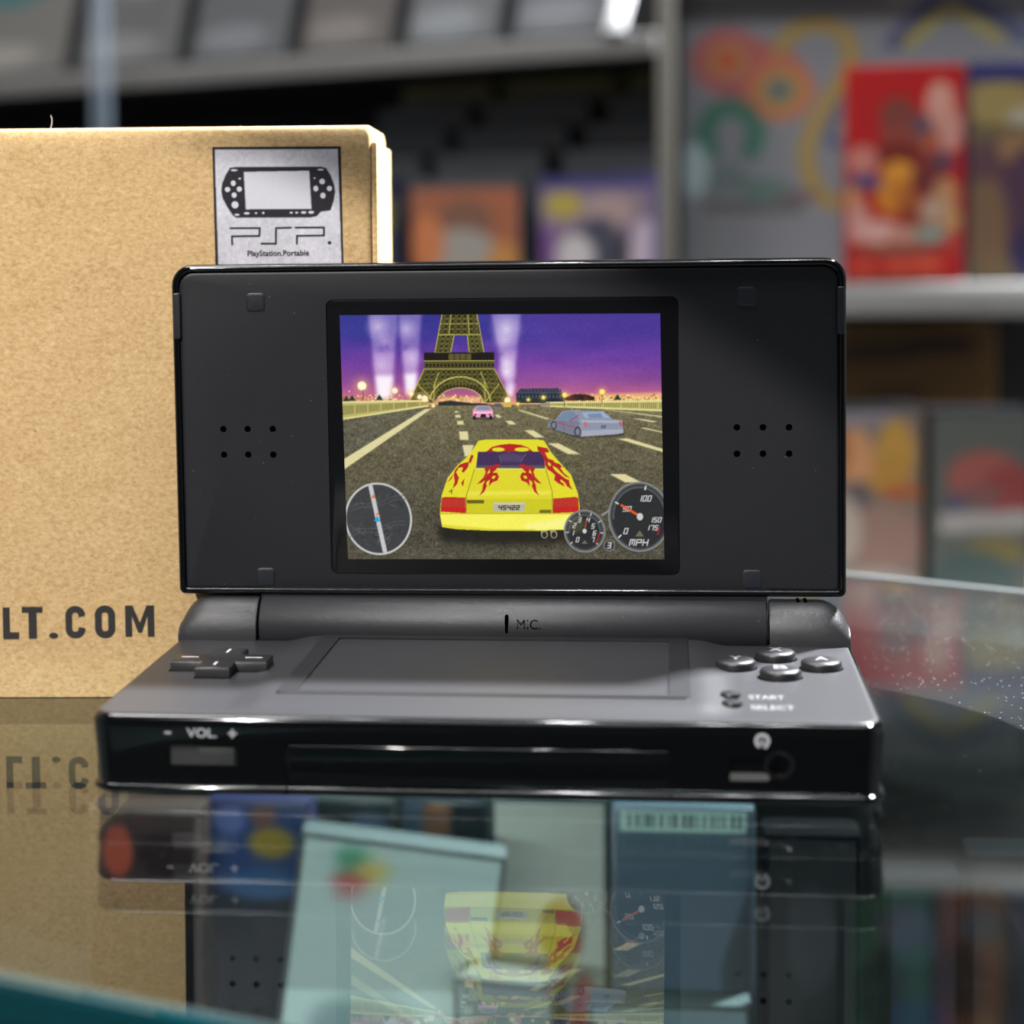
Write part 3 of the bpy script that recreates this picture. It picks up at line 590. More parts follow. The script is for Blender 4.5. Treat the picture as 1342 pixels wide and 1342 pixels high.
# road
P.vgrad(408, 1010, [(0, (122, 114, 78)), (.06, (112, 105, 78)), (.25, (100, 94, 70)), (.55, (90, 85, 66)), (.8, (76, 71, 58)), (1, (82, 78, 64))])
P.poly([(425, 412), (425, 398), (470, 392), (545, 402), (600, 404), (640, 412)], (44, 46, 44), 1, 2)
P.poly([(52, 462), (300, 418), (390, 412), (372, 424), (56, 620)], (92, 90, 80), .55)
P.noise(4, 11, 412, 1010, None, (1, .95, .7)); P.noise(9, 6, 412, 1010, 18); P.noise(2.4, 12, 412, 1010, None, (1, .97, .75))
for x0, y0, x1, y1, x2, y2, x3, y3 in ((50, 398, 384, 393, 384, 412, 54, 462), (838, 402, 1300, 396, 1300, 434, 838, 414)):
    P.poly([(x0, y0), (x1, y1), (x2, y2), (x3, y3)], (186, 178, 104)); P.line([(x0, y0), (x1, y1)], 7, (226, 218, 150)); P.line([(x3, y3), (x2, y2)], 7, (222, 214, 140))
    for k in range(60):
        t = (k+.5)/60; xa = x0+(x1-x0)*t; ya = y0+(y1-y0)*t; yb = y3+(y2-y3)*t
        if k % 9: P.line([(xa, ya+(yb-ya)*.22), (xa, ya+(yb-ya)*.76)], 2.6, (92, 86, 44), .8)
CR = (232, 222, 166)
for q in ([(374, 424), (398, 424), (62, 656), (60, 616)], [(487, 432), (500, 432), (502, 438), (488, 438)], [(489, 447), (508, 447), (511, 458), (491, 458)], [(496, 470), (520, 470), (523, 485), (499, 485)], [(504, 510), (538, 510), (543, 543), (509, 543)], [(518, 562), (562, 562), (548, 606), (528, 606)],
          [(641, 447), (656, 447), (668, 458), (650, 458)], [(682, 470), (706, 470), (723, 484), (696, 484)], [(753, 506), (788, 506), (832, 535), (796, 535)], [(843, 556), (884, 556), (968, 598), (922, 598)], [(1082, 675), (1140, 675), (1205, 708), (1140, 706)],
          [(722, 428), (735, 428), (850, 462), (840, 466)], [(1108, 540), (1146, 538), (1290, 582), (1290, 594)], [(1050, 428), (1062, 428), (1290, 456), (1290, 461)], [(1165, 463), (1185, 463), (1258, 474), (1240, 478)], [(1188, 498), (1210, 498), (1290, 516), (1290, 520)], [(930, 432), (960, 430), (964, 434), (934, 436)]):
    P.poly(q, CR, .92, 1.0)
# lamps on the bridge
for x, y, r in ((130, 335, 24), (257, 354, 15), (320, 366, 12), (372, 384, 17), (352, 378, 12), (905, 373, 13), (1047, 361, 14), (825, 382, 10), (768, 390, 8), (728, 406, 8), (688, 392, 16), (405, 412, 8)):
    P.glow(x, y, r*2.6, (255, 190, 120) if x < 700 else (250, 200, 90), .75); P.ell(x, y, r*.72, r*.72, (255, 250, 205) if x < 700 else (255, 236, 120), 1, soft=5)
for x, y in ((134, 350), (1047, 372), (905, 384)): P.line([(x, y), (x, y+34)], 3, (90, 74, 50), .8)
P.poly([(672, 402), (702, 398), (704, 418), (672, 418)], (214, 178, 84)); P.poly([(640, 404), (664, 404), (668, 418), (636, 418)], (84, 92, 108)); P.poly([(812, 404), (848, 400), (852, 416), (816, 418)], (150, 140, 126))
# pink car
P.poly([(553, 458), (640, 458), (638, 466), (556, 466)], (48, 44, 40), .7, 3); P.poly([(556, 432), (574, 412), (620, 412), (634, 432), (636, 456), (557, 456)], (230, 156, 196)); P.poly([(566, 430), (576, 414), (618, 414), (628, 430)], (132, 144, 160))
P.poly([(560, 436), (632, 436), (632, 442), (560, 442)], (246, 204, 226)); P.poly([(588, 444), (606, 444), (608, 456), (586, 456)], (30, 20, 30))
for x in (563, 626): P.ell(x, 458, 6, 8, (30, 26, 30)); P.ell(x+(4 if x < 600 else -4), 446, 5, 4, (190, 40, 80))
# silver car
P.poly([(850, 500), (960, 535), (1128, 528), (1136, 518), (980, 500)], (46, 42, 34), .8, 4)
P.poly([(842, 476), (872, 466), (898, 434), (930, 430), (1052, 434), (1088, 464), (1124, 472), (1130, 518), (1100, 524), (972, 532), (944, 526), (856, 500), (846, 494)], (140, 146, 166))
P.poly([(842, 476), (872, 468), (960, 472), (968, 528), (944, 524), (850, 496)], (120, 122, 142)); P.poly([(876, 466), (902, 438), (938, 434), (962, 462), (958, 470)], (116, 134, 160)); P.poly([(986, 462), (972, 440), (1050, 436), (1082, 462)], (152, 172, 200)); P.poly([(1000, 460), (992, 446), (1040, 442), (1056, 460)], (122, 138, 166))
P.poly([(968, 468), (1124, 470), (1126, 480), (972, 478)], (168, 172, 190)); P.poly([(972, 508), (1130, 504), (1130, 518), (974, 530)], (166, 168, 182)); P.line([(880, 478), (960, 500)], 7, (160, 84, 112), .7); P.line([(930, 470), (958, 450)], 5, (170, 60, 84), .7)
for x, y, rx, ry in ((866, 488, 11, 17), (957, 513, 13, 20)): P.ell(x, y, rx, ry, (64, 64, 74)); P.ell(x, y, rx*.6, ry*.65, (128, 130, 144))
P.poly([(979, 476), (992, 476), (994, 496), (982, 496)], (190, 110, 120)); P.poly([(1112, 474), (1122, 474), (1124, 492), (1114, 492)], (190, 100, 112)); P.digits('55', 1055, 494, 6, 9, 4, (70, 74, 90), 2.5, .1); P.line([(900, 468), (908, 526)], 2, (90, 92, 110), .6)
# yellow car
P.poly([(424, 862), (980, 862), (960, 932), (700, 948), (440, 936)], (26, 24, 18), .82, 14)
YL, YT, YB, RD = (226, 218, 42), (206, 200, 34), (246, 240, 92), (180, 34, 34)
P.poly([(580, 546), (604, 542), (806, 542), (830, 546), (858, 592), (900, 640), (934, 676), (962, 748), (970, 800), (966, 850), (948, 886), (800, 892), (640, 892), (500, 886), (444, 878), (434, 826), (440, 756), (462, 690), (500, 640), (542, 604)], YL)
P.poly([(566, 652), (840, 652), (862, 740), (866, 826), (536, 826), (534, 752)], (222, 212, 44)); P.poly([(536, 770), (866, 770), (866, 826), (536, 826)], YT); P.poly([(540, 742), (862, 738), (862, 752), (540, 756)], (240, 234, 90), .7, 4)
P.line([(566, 654), (536, 756), (535, 826)], 2.5, (128, 120, 24)); P.line([(838, 654), (864, 742), (868, 826)], 2.5, (128, 120, 24))
P.poly([(434, 826), (968, 826), (966, 852), (948, 886), (800, 892), (640, 892), (500, 886), (444, 878)], YB); P.poly([(760, 868), (960, 834), (966, 852), (950, 880), (760, 888)], (250, 246, 160), .7, 8); P.poly([(440, 866), (540, 876), (640, 884), (800, 886), (800, 892), (640, 892), (500, 886), (444, 878)], (214, 206, 44), .7)
P.line([(434, 826), (968, 826)], 3, (176, 168, 34))
P.poly([(578, 588), (828, 588), (836, 652), (572, 650)], (66, 46, 88)); P.poly([(572, 640), (834, 640), (836, 654), (572, 652)], (88, 80, 84)); P.poly([(660, 600), (700, 590), (755, 604), (740, 628), (670, 626)], (88, 72, 106), .8, 4); P.line([(668, 628), (660, 604)], 4, (120, 108, 120), .6); P.line([(742, 626), (762, 596)], 4, (120, 108, 120), .6); P.line([(572, 653), (836, 655)], 3.5, (240, 236, 130))
P.poly([(610, 588), (632, 570), (664, 562), (700, 558), (740, 562), (770, 572), (788, 588)], RD); P.ell(656, 580, 24, 8, YL); P.ell(746, 580, 28, 8, YL)
def flame(pp): P.poly(pp, RD)
za = lambda pp: [(670.9+x*.5, 495.9+y*.5) for x, y in pp]
zb_ = lambda pp: [(29.2+x*.5, 612.6+y*.5) for x, y in pp]
flame(za([(266, 143), (345, 160), (362, 190), (326, 192), (350, 238), (388, 250), (402, 268), (440, 280), (462, 306), (444, 308), (474, 350), (522, 388), (484, 376), (452, 344), (420, 312), (386, 292), (392, 312), (412, 336), (444, 360), (486, 392), (512, 402), (520, 440), (542, 478), (500, 452), (482, 422), (450, 396), (446, 410), (472, 432), (482, 452), (430, 427), (400, 402), (406, 366), (380, 342), (350, 322), (330, 290), (324, 250), (300, 202), (272, 176)]))
tr_ = [[(122, 278), (172, 284), (214, 308), (206, 344), (228, 356), (246, 384), (302, 432), (270, 422), (244, 402), (260, 440), (265, 480), (287, 522), (250, 492), (231, 450), (236, 420), (208, 398), (216, 452), (190, 420), (150, 406), (139, 376), (155, 344), (188, 346), (160, 320), (150, 300)], [(204, 288), (252, 316), (240, 340), (256, 380), (306, 434), (262, 406), (232, 360), (214, 320)]]
for pp in tr_: flame(za(pp)); flame([(1400-x, y) for x, y in za(pp)])
flame(zb_([(1032, 30), (1022, 72), (990, 112), (974, 102), (986, 70), (952, 74), (932, 108), (954, 150), (942, 196), (906, 236), (922, 182), (914, 130), (922, 94), (958, 50), (1000, 34)])); flame(zb_([(998, 156), (986, 220), (972, 190)])); flame(zb_([(868, 182), (912, 122), (896, 164)])); flame(zb_([(1046, -24), (1066, -20), (1042, 44), (1028, 22)]))
P.poly(za([(160, 372), (184, 368), (196, 388), (178, 394)]), YL); P.poly([(1400-x, y) for x, y in za([(160, 372), (184, 368), (196, 388), (178, 394)])], YL); P.poly(za([(352, 262), (376, 282), (368, 300), (348, 282)]), YL, .9)
for q in ([(441, 764), (460, 762), (533, 764), (533, 824), (437, 818)], [(868, 768), (952, 762), (964, 766), (967, 820), (868, 824)]):
    P.poly(q, (176, 38, 30)); x0 = q[0][0]
    for k in range(12): P.line([(x0+4+k*7.8, 768), (x0+3+k*7.8, 800)], 2.4, (226, 92, 66), .7)
    P.poly([(x0, 802), (x0+95, 802), (x0+95, 819), (x0, 816)], (206, 30, 30), .7)
P.poly([(638, 783), (762, 783), (760, 817), (640, 817)], (186, 182, 158)); P.poly([(640, 785), (760, 785), (760, 789), (640, 789)], (208, 204, 180)); P.digits('45422', 700, 803, 10, 15, 7, (52, 46, 44), 4.2, .1)
P.poly([(537, 774), (604, 774), (604, 787), (540, 787)], (100, 94, 30)); P.poly([(816, 815), (822, 811), (862, 811), (862, 823), (816, 823)], (110, 104, 34)); P.line([(470, 742), (480, 734), (478, 750)], 3, (70, 64, 24))
for x in (836, 872): P.poly([(x-16, 890), (x+8, 890), (x+12, 904), (x-6, 912)], (150, 144, 118)); P.ell(x+1, 906, 13, 15, (168, 162, 140)); P.ell(x+1, 907, 9, 11, (40, 36, 30))
# mini map, rev counter, speedometer
P.ell(196, 846, 131, 140, (196, 196, 194)); P.ell(196, 846, 123, 132, (62, 63, 65)); rg = np.random.default_rng(2)
for _ in range(70):
    a, r = rg.uniform(0, 6.28), math.sqrt(rg.uniform(0, 1))*108; x, y = 196+r*math.cos(a), 850+r*math.sin(a)
    if 780 < y < 890 and abs(y-835) < 38: continue
    t = rg.choice((.5, 2.1))+rg.normal(0, .2); L_ = rg.uniform(8, 24); P.line([(x-L_*math.cos(t)*.7, y-L_*math.sin(t)*.7), (x+L_*math.cos(t)*.7, y+L_*math.sin(t)*.7)], 2.4, rg.choice((36, 92, 104))*np.ones(3), .9)
for dy in (0, 14, 98, 112): P.line([(86, 802+dy), (130, 786+dy), (190, 786+dy), (260, 758+dy), (300, 756+dy)], 5, (92, 92, 94), .5)
P.line([(166, 724), (222, 970)], 17, (196, 196, 196)); P.poly([(192, 834), (178, 856), (192, 852), (206, 858)], (40, 150, 200)); P.poly([(176, 750), (168, 768), (178, 764), (188, 770)], (226, 112, 48)); P.poly([(194, 820), (186, 832), (196, 830), (204, 836)], (226, 112, 48)); P.ell(192, 850, 8, 8, (46, 160, 214))
def dial(cx, cy, rx, ry):
    P.ell(cx, cy, rx, ry, (104, 106, 106)); P.ell(cx, cy, rx, ry, (158, 160, 160), .8, ring=3); P.ell(cx, cy, rx-9, ry-9, (58, 60, 60)); P.ell(cx, cy, rx-15, ry-16, (42, 43, 44)); P.ell(cx, cy, rx-16, ry-17, (86, 90, 90), .9, ring=7, clip=lambda X, Y: (Y < (cy-64)+10))
P.line([(1056, 832), (1084, 812)], 8, (140, 142, 138)); P.poly([(1050, 920), (1100, 930), (1120, 960), (1080, 960)], (70, 70, 66), .8)
dial(990, 893, 79, 82); dial(1197, 838, 118, 134)
P.ell(958, 868, 30, 30, (120, 120, 66), .35, soft=20)
WH = (206, 206, 204)
for ch, x, y in (('0', 964, 926), ('1', 944, 900), ('2', 951, 872), ('3', 970, 850), ('4', 1003, 850), ('5', 1022, 874), ('6', 1028, 901), ('7', 1022, 926)): P.digits(ch, x, y, 9, 17, 3, WH, 3.4, .25)
for k in range(8):
    a = math.radians(222-k*38); P.line([(990+62*math.cos(a), 893-64*math.sin(a)), (990+71*math.cos(a), 893-73*math.sin(a))], 3.5, (220, 220, 216))
P.line([(1046, 905), (1042, 925), (1034, 938)], 5, (170, 40, 46)); P.line([(992, 880), (996, 848)], 5, (214, 74, 40), .8); P.ell(990, 893, 8, 9, (206, 206, 200)); P.poly([(978, 942), (1004, 942), (991, 928)], (110, 106, 88))
P.digits('100', 1216, 768, 11, 20, 7, WH, 3.8, .25); P.digits('150', 1258, 850, 10, 17, 6, WH, 3.6, .25); P.digits('175', 1246, 880, 10, 17, 6, WH, 3.6, .25); P.digits('50', 1150, 808, 11, 18, 6, WH, 3.4, .25); P.digits('0', 1147, 893, 12, 20, 4, WH, 3.8, .25); P.digits('MPH', 1197, 937, 17, 22, 8, WH, 4.4, .2)
for a in (222, 152, 78): a = math.radians(a); P.line([(1197+92*math.cos(a), 838-106*math.sin(a)), (1197+104*math.cos(a), 838-119*math.sin(a))], 5, (226, 226, 222))
P.line([(1192, 832), (1128, 794)], 9, (222, 92, 44)); P.ell(1199, 838, 12, 14, (204, 202, 196)); P.poly([(1182, 914), (1216, 914), (1199, 890)], (112, 106, 84)); P.line([(1272, 880), (1268, 905)], 8, (140, 34, 44))
P.ell(1085, 948, 22, 23, (112, 114, 112)); P.ell(1085, 948, 17, 18, (40, 42, 42)); P.digits('3', 1085, 948, 11, 20, 2, WH, 4.5, .1)
P.noise(1.2, 3); P.noise(2.4, 4)
SC = np.array([(-31.6, 55.8), (31.3, 55.6), (31.75, 7.35), (-30.9, 7.2)])
def scr(U, V):
    X = (SC[0, 0]*(1-U)+SC[1, 0]*U)*(1-V)+(SC[3, 0]*(1-U)+SC[2, 0]*U)*V; T = (SC[0, 1]*(1-U)+SC[1, 1]*U)*(1-V)+(SC[3, 1]*(1-U)+SC[2, 1]*U)*V
    xx_ = X*math.cos(LRO)+T*math.sin(LRO); tt = -X*math.sin(LRO)+T*math.cos(LRO); d = .74
    return (LX+xx_, LY+tt*math.sin(LA)+d*math.cos(LA), LZ+tt*math.cos(LA)-d*math.sin(LA))
pic_object('upper_screen', P, scr, M['screen'], lid)

# ------------------------------------------------------------------ the cardboard box behind the console
BY = math.radians(4.0); BX, BN, B0 = np.array([math.cos(BY), math.sin(BY), 0]), np.array([-math.sin(BY), math.cos(BY), 0]), np.array([-66, 75.0, 0])
def BF(u, d, z): return tuple(B0+BX*u+BN*d+np.array([0, 0, z]))
cbox = empty('cardboard_box', BF(-40, 22, 0), 'brown cardboard box with black lettering and a silver sticker, standing behind the console', 'box')
bb = MB(); pa = [(-150, .9), (-149.5, .3), (-149, 0), (36.6, 0), (37.2, .2), (37.6, .8), (37.6, 44), (37, 44.6), (-149, 44.6), (-150, 44)]
bb.loft([[BF(u, d+.0, z) for u, d in pa] for z in (.15, 1.0, 112.5)]+[[BF(u*1.0, d+(.15 if d < 1 else -.1), z) for u, d in pa] for z in (114.6,)]+[[BF(u-(.2 if u > 0 else 0), d+(.55 if d < 1 else -.3), z) for u, d in pa] for z in (116.0,)]+[[BF(u-(.4 if u > 0 else 0), d+(1.3 if d < 1 else -.8), z) for u, d in pa] for z in (116.8,)])
bb.build('carton', M['card'], cbox, 60)
fl = MB()                                             # the folded lid flap, proud of the right-hand side
fl.box((37.62, .9, 1.0), (38.9, 43.0, 113.4), .5, BF); fl.build('side_flap', M['card'], cbox, 40)
ff_ = lambda x, z, t: BF(x, -t, z)
th = .06
cr_ = rrect(-25.6, -22.9, 13.05, 18.4, 1.3, 6); ov_ = rrect(-19.5, -16.75, 13.1, 18.45, 1.3, 6)
c_pts = [(-22.85, 16.9)]+cr_[7:]+cr_[:7]+[(-22.85, 14.6)]
dot = [(-28.8+.95*math.cos(a), 12.95+.62*math.sin(a)) for a in [2*math.pi*k/18 for k in range(18)]]
def letter(*strokes):
    m = MB()
    for pts_, w_, cl in strokes: stroke(m, pts_, w_, ff_, th, cl)
    return m.build('printed_letter', M['ink'], cbox)
letter(([(-38.55, 18.85), (-38.55, 12.95), (-35.95, 12.95)], 1.45, False))
def flat(pts_): MB().add([ff_(x, z, th) for x, z in pts_], [tuple(range(len(pts_)))]).build('printed_letter', M['ink'], cbox)
flat([(-35.3, 18.95), (-35.3, 17.7), (-33.95, 17.7), (-33.95, 12.3), (-32.25, 12.3), (-32.25, 17.7), (-31.0, 17.7), (-31.0, 18.95)])
MB().add([ff_(x, z, th) for x, z in dot], [tuple(range(18))]).build('printed_full_stop', M['ink'], cbox)
letter((c_pts, 1.4, False)); letter((ov_, 1.45, True))
flat([(-13.95, 12.65), (-12.55, 12.65), (-12.55, 17.0), (-11.35, 13.5), (-10.55, 13.5), (-9.35, 17.0), (-9.35, 12.65), (-7.95, 12.65), (-7.95, 19.15), (-9.5, 19.15), (-10.95, 15.6), (-12.4, 19.15), (-13.95, 19.15)])
ST = Pic(870, 1200, 232, (206, 204, 212), 2, lambda x, y: (x-95, y-115))
ST.noise(130, 7, cellx=200); ST.noise(18, 5); ST.noise(5, 6)
K = (40, 38, 44)
for q in ([(95, 113), (966, 113), (966, 134), (95, 134)], [(95, 113), (111, 113), (119, 1320), (95, 1320)], [(944, 113), (966, 113), (966, 1320), (956, 1320)]): ST.poly(q, K, 1, 1.5)
ST.poly([(212, 258), (250, 252), (830, 252), (862, 262), (890, 310), (912, 370), (918, 420), (908, 480), (884, 545), (820, 552), (790, 584), (740, 592), (250, 592), (226, 578), (188, 520), (158, 460), (150, 410), (158, 360), (182, 306)], K, 1, 1.5)
SV = (208, 206, 214)
ST.poly([(304, 284), (748, 278), (757, 535), (312, 536)], SV, 1, 1.5)
for x, y, rx, ry in ((232, 360, 17, 19), (192, 402, 19, 17), (272, 400, 18, 18), (236, 440, 17, 19), (240, 505, 24, 24), (833, 351, 19, 19), (789, 398, 17, 20), (881, 398, 18, 18), (836, 445, 18, 20), (276, 329, 10, 6), (782, 328, 7, 5), (318, 562, 20, 8), (381, 561, 9, 6), (430, 560, 8, 8), (619, 559, 11, 7), (656, 559, 10, 7), (703, 558, 19, 9), (754, 557, 20, 10), (252, 572, 18, 7), (240, 273, 24, 7), (824, 272, 22, 6)): ST.ell(x, y, rx, ry, SV)
for q in ([(206, 662), (404, 662), (400, 715), (214, 717), (214, 772)], [(614, 660), (514, 662), (510, 767), (412, 767)], [(646, 660), (838, 660), (836, 713), (654, 715), (652, 768)]): ST.line(q, 13, K)
ST.ell(873, 762, 13, 11, K)
ST.noise(2.2, 5)
def stf(U, V):
    u = 5.65+.012*36*V*0+(26.0)*U+.35*V; z = 112.65-.15*U-36*V
    return (B0[0]+BX[0]*u-BN[0]*.12, B0[1]+BX[1]*u-BN[1]*.12, z)
stk = pic_object('silver_sticker', ST, stf, M['paper_print'], cbox)
sm_ = MB(); text_mesh(sm_, 'PlayStation.Portable', (12.45, 24.95, 90.2, 91.7), ff_, .2, offset=.02); sm_.build('sticker_small_print', M['ink'], stk)
for px_, h_ in ((60, 3.2), (310, .8), (218, .6)):
    u_ = (px_-485)/6.44+37.6; fb = MB(); fb.loft([[BF(u_+a*.06+math.sin(t*2.2)*.7-.2*t, 4+b*.06, 116.4+t*h_) for a, b in ((-1, -1), (1, -1), (1, 1), (-1, 1))] for t in (0, .25, .5, .75, 1)])
    fb.build('paper_fibre', M['white_print'], cbox)

# ------------------------------------------------------------------ shelving behind
def cover(w, h, bg, marks, cols=30):
    p_ = Pic(w, h, cols, bg, 2)
    for m in marks:
        k = m[0]
        if k == 'e': p_.ell(*m[1:5], m[5], m[6] if len(m) > 6 else 1, soft=4)
        elif k == 'r': p_.ell(*m[1:5], m[5], 1, ring=m[6], soft=2)
        elif k == 'p': p_.poly(m[1], m[2])
        elif k == 'l': p_.line(m[1], m[2], m[3])
    return p_
def carton_at(name, c, ex, ey, w, h, t, body_mat, pic=None, part=('case', 'cover'), label=None, cat=None, group=None, mat=None, lean=0.0, roll=0.0):
    """an upright box: c = bottom centre of its front, ex along it, ey its outward normal"""
    c = np.array(c, float)+np.array([0, 0, t*math.sin(lean)]); ex = np.array(ex, float); ey = np.array(ey, float); uz = np.array([0, 0, 1.0])*math.cos(lean)-ey*math.sin(lean); en = -ey*math.cos(lean)-np.array([0, 0, 1.0])*math.sin(lean)
    if roll: ex, uz, c = ex*math.cos(roll)-uz*math.sin(roll), uz*math.cos(roll)+ex*math.sin(roll), c+np.array([0, 0, w/2*math.sin(abs(roll))])
    f = lambda x, d, z: tuple(c+ex*x+en*d+uz*z)
    root = empty(name, c, label, cat, group)
    MB().box((-w/2, 0, 0), (w/2, t, h), min(1.2, t*.2), f).build(part[0], body_mat, root, 40)
    if pic is not None:
        m_ = 1.5
        def g(U, V):
            x = (-w/2+m_)+(w-2*m_)*U; z = (h-m_)-(h-2*m_)*V; d = -.25
            return tuple(c[i]+ex[i]*x+en[i]*d+uz[i]*z for i in range(3))
        pic_object(part[1], pic, g, mat or M['print'], root)
    return root
def pcol(name, c, rough=.4, **k): return plain(name, tuple(lin(c)), rough, .08, 40, **k)
M['case_black'] = pcol('case_black', (44, 45, 48)); M['case_grey'] = pcol('case_grey', (92, 94, 98), .3); M['case_navy'] = pcol('case_navy', (30, 30, 66)); M['case_red'] = pcol('case_red', (170, 30, 30))
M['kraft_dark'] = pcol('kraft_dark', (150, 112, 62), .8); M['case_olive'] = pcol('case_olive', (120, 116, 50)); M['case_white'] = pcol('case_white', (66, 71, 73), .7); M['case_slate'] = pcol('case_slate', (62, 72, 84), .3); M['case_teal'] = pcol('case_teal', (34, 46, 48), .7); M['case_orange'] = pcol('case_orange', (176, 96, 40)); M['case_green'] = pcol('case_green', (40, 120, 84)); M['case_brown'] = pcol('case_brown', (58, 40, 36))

FY = 960.0                                          # front plane of the right-hand shelves
def RP(px, py, y=FY): return unproj(px, py, (0, 1, 0), y)
EX, EY = np.array([1.0, 0, 0]), np.array([0, -1.0, 0])
runit = empty('shelving_unit', RP(1115, 760), 'grey shelving unit facing the counter, on the right behind the console', 'shelf')
xl, xr = RP(868, 390)[0], RP(1450, 390)[0]; z1, z0 = RP(1220, 371)[2], RP(1220, 414)[2]
pw = RP(885, 200)[0]-RP(862, 200)[0]; xp = RP(862, 200)[0]
xl = xp+pw+.2
MB().box((xl, FY, z0), (xr, FY+140, z1), 1.5).build('shelf_board', M['shelf'], runit, 40)
zt = RP(1220, -185)[2]
MB().box((xl, FY, zt-20), (xr, FY+140, zt), 1.5).build('shelf_board', M['shelf'], runit, 40)
zb = RP(1220, 775)[2]
MB().box((xl, FY-130, zb-22), (xr, FY+140, zb), 1.5).build('shelf_board', M['shelf'], runit, 40)
MB().box((xp+pw+.2, FY+140.2, -950), (xr, FY+146, zt+320)).build('back_panel', M['shelf_dark'], runit)
MB().box((xp, FY-22, -950), (xp+pw, FY+146, zt+320), 1.0).build('shelf_post', M['post'], runit, 40)
def on_right(name, x0, x1, ytop, y, t, mat, pic, label, cat, floor_z=None, part=('case', 'cover'), group=None):
    a, b = RP(x0, ytop, y), RP(x1, ytop, y); fz_ = z1+.3 if floor_z is None else floor_z
    return carton_at(name, ((a[0]+b[0])/2, y, fz_), EX, EY, b[0]-a[0], a[2]-fz_, t, mat, pic, part, label, cat, group)
loops = cover(440, 440, (128, 130, 136), [('l', [(10, 36), (250, 30)], 26, (104, 105, 110)), ('r', 62, 118, 46, 46, (176, 96, 96), 20), ('r', 62, 118, 26, 26, (176, 128, 84), 14), ('e', 62, 118, 12, 12, (196, 70, 52)),
      ('l', [(96, 100), (128, 112), (146, 132)], 26, (172, 96, 92)), ('l', [(60, 164), (94, 178)], 24, (150, 96, 100)), ('r', 128, 162, 44, 44, (184, 112, 80), 18), ('r', 128, 162, 26, 26, (150, 136, 84), 12), ('e', 128, 162, 12, 12, (80, 96, 110)),
      ('l', [(128, 104), (138, 84), (160, 70), (186, 68), (210, 84), (218, 112), (210, 140), (190, 176), (172, 210), (160, 250), (166, 290), (184, 322), (214, 330)], 20, (158, 132, 74)),
      ('l', [(40, 250), (32, 222), (44, 194), (66, 184), (88, 194), (100, 222), (92, 250)], 24, (64, 112, 98)), ('l', [(226, 140), (192, 214), (188, 238), (230, 240)], 12, (84, 92, 120)), ('l', [(232, 160), (210, 220)], 12, (140, 132, 84)),
      ('l', [(270, 96), (320, 34), (340, 20), (364, 36), (436, 92)], 22, (78, 84, 116)), ('l', [(288, 96), (326, 58), (344, 48), (400, 92)], 14, (160, 148, 70)), ('e', 50, 290, 40, 20, (104, 118, 122)), ('e', 110, 306, 34, 16, (92, 118, 110)), ('e', 150, 316, 26, 10, (112, 96, 100)), ('e', 20, 276, 18, 40, (170, 190, 196)), ('l', [(40, 330), (150, 334)], 16, (92, 92, 96))], 70)  # the pale bluish oval is a painted reflection streak
on_right('large_game_box', 889, 1352, -26, FY+60, 60, M['case_grey'], loops, 'large grey box printed with coloured loops and rings, behind the red case on the shelf', 'box', part=('carton', 'front_print'))
redp = cover(160, 284, (160, 28, 30), [('e', 70, 66, 26, 26, (112, 58, 52)), ('e', 128, 50, 20, 30, (186, 136, 122)), ('e', 140, 84, 20, 30, (178, 128, 116)), ('e', 86, 100, 42, 26, (126, 60, 50)), ('e', 104, 78, 12, 14, (76, 72, 88)), ('e', 114, 100, 10, 12, (160, 84, 62)), ('e', 70, 120, 34, 18, (104, 34, 32)), ('e', 130, 126, 18, 12, (72, 66, 84)), ('e', 72, 146, 26, 22, (196, 134, 50)), ('e', 62, 170, 22, 26, (186, 118, 44)), ('e', 84, 176, 16, 24, (160, 90, 42)), ('e', 22, 124, 22, 20, (176, 112, 100)), ('e', 24, 152, 26, 12, (84, 66, 104)), ('e', 8, 176, 12, 20, (180, 128, 80)), ('e', 114, 150, 26, 24, (104, 46, 48)), ('e', 96, 200, 24, 20, (130, 60, 44)), ('e', 136, 172, 18, 26, (170, 122, 84)), ('e', 120, 190, 20, 18, (166, 140, 120)), ('e', 144, 204, 14, 18, (172, 132, 88)),
      ('e', 16, 206, 18, 28, (182, 130, 120)), ('e', 44, 218, 30, 16, (194, 150, 140)), ('e', 80, 222, 20, 12, (176, 128, 112)), ('e', 116, 222, 24, 12, (124, 142, 132)), ('e', 146, 234, 14, 16, (166, 60, 52)), ('e', 70, 242, 60, 7, (128, 84, 66)), ('e', 24, 264, 20, 8, (188, 74, 54)), ('e', 70, 264, 20, 9, (190, 76, 54)), ('e', 110, 262, 26, 9, (192, 80, 58)), ('e', 80, 280, 70, 6, (130, 44, 40))], 48)
on_right('game_case', 1108, 1265, 86, FY+14, 14, M['case_red'], redp, 'bright red game case with an orange and pink picture, on the grey shelf', 'game case')
navp = cover(100, 284, (96, 84, 62), [('p', [(0, 0), (100, 0), (100, 24), (0, 24)], (44, 44, 96)), ('e', 40, 52, 50, 28, (136, 120, 76)), ('e', 74, 70, 24, 12, (150, 146, 132)), ('e', 30, 130, 34, 30, (84, 60, 66)), ('e', 60, 110, 24, 20, (128, 98, 70)), ('e', 80, 190, 40, 80, (74, 52, 70)), ('e', 26, 210, 26, 60, (110, 86, 66)), ('e', 90, 250, 34, 40, (50, 44, 76))])
on_right('game_case', 1269, 1372, 82, FY+14, 14, M['case_navy'], navp, 'navy and tan game case at the right end, beside the red case', 'game case')
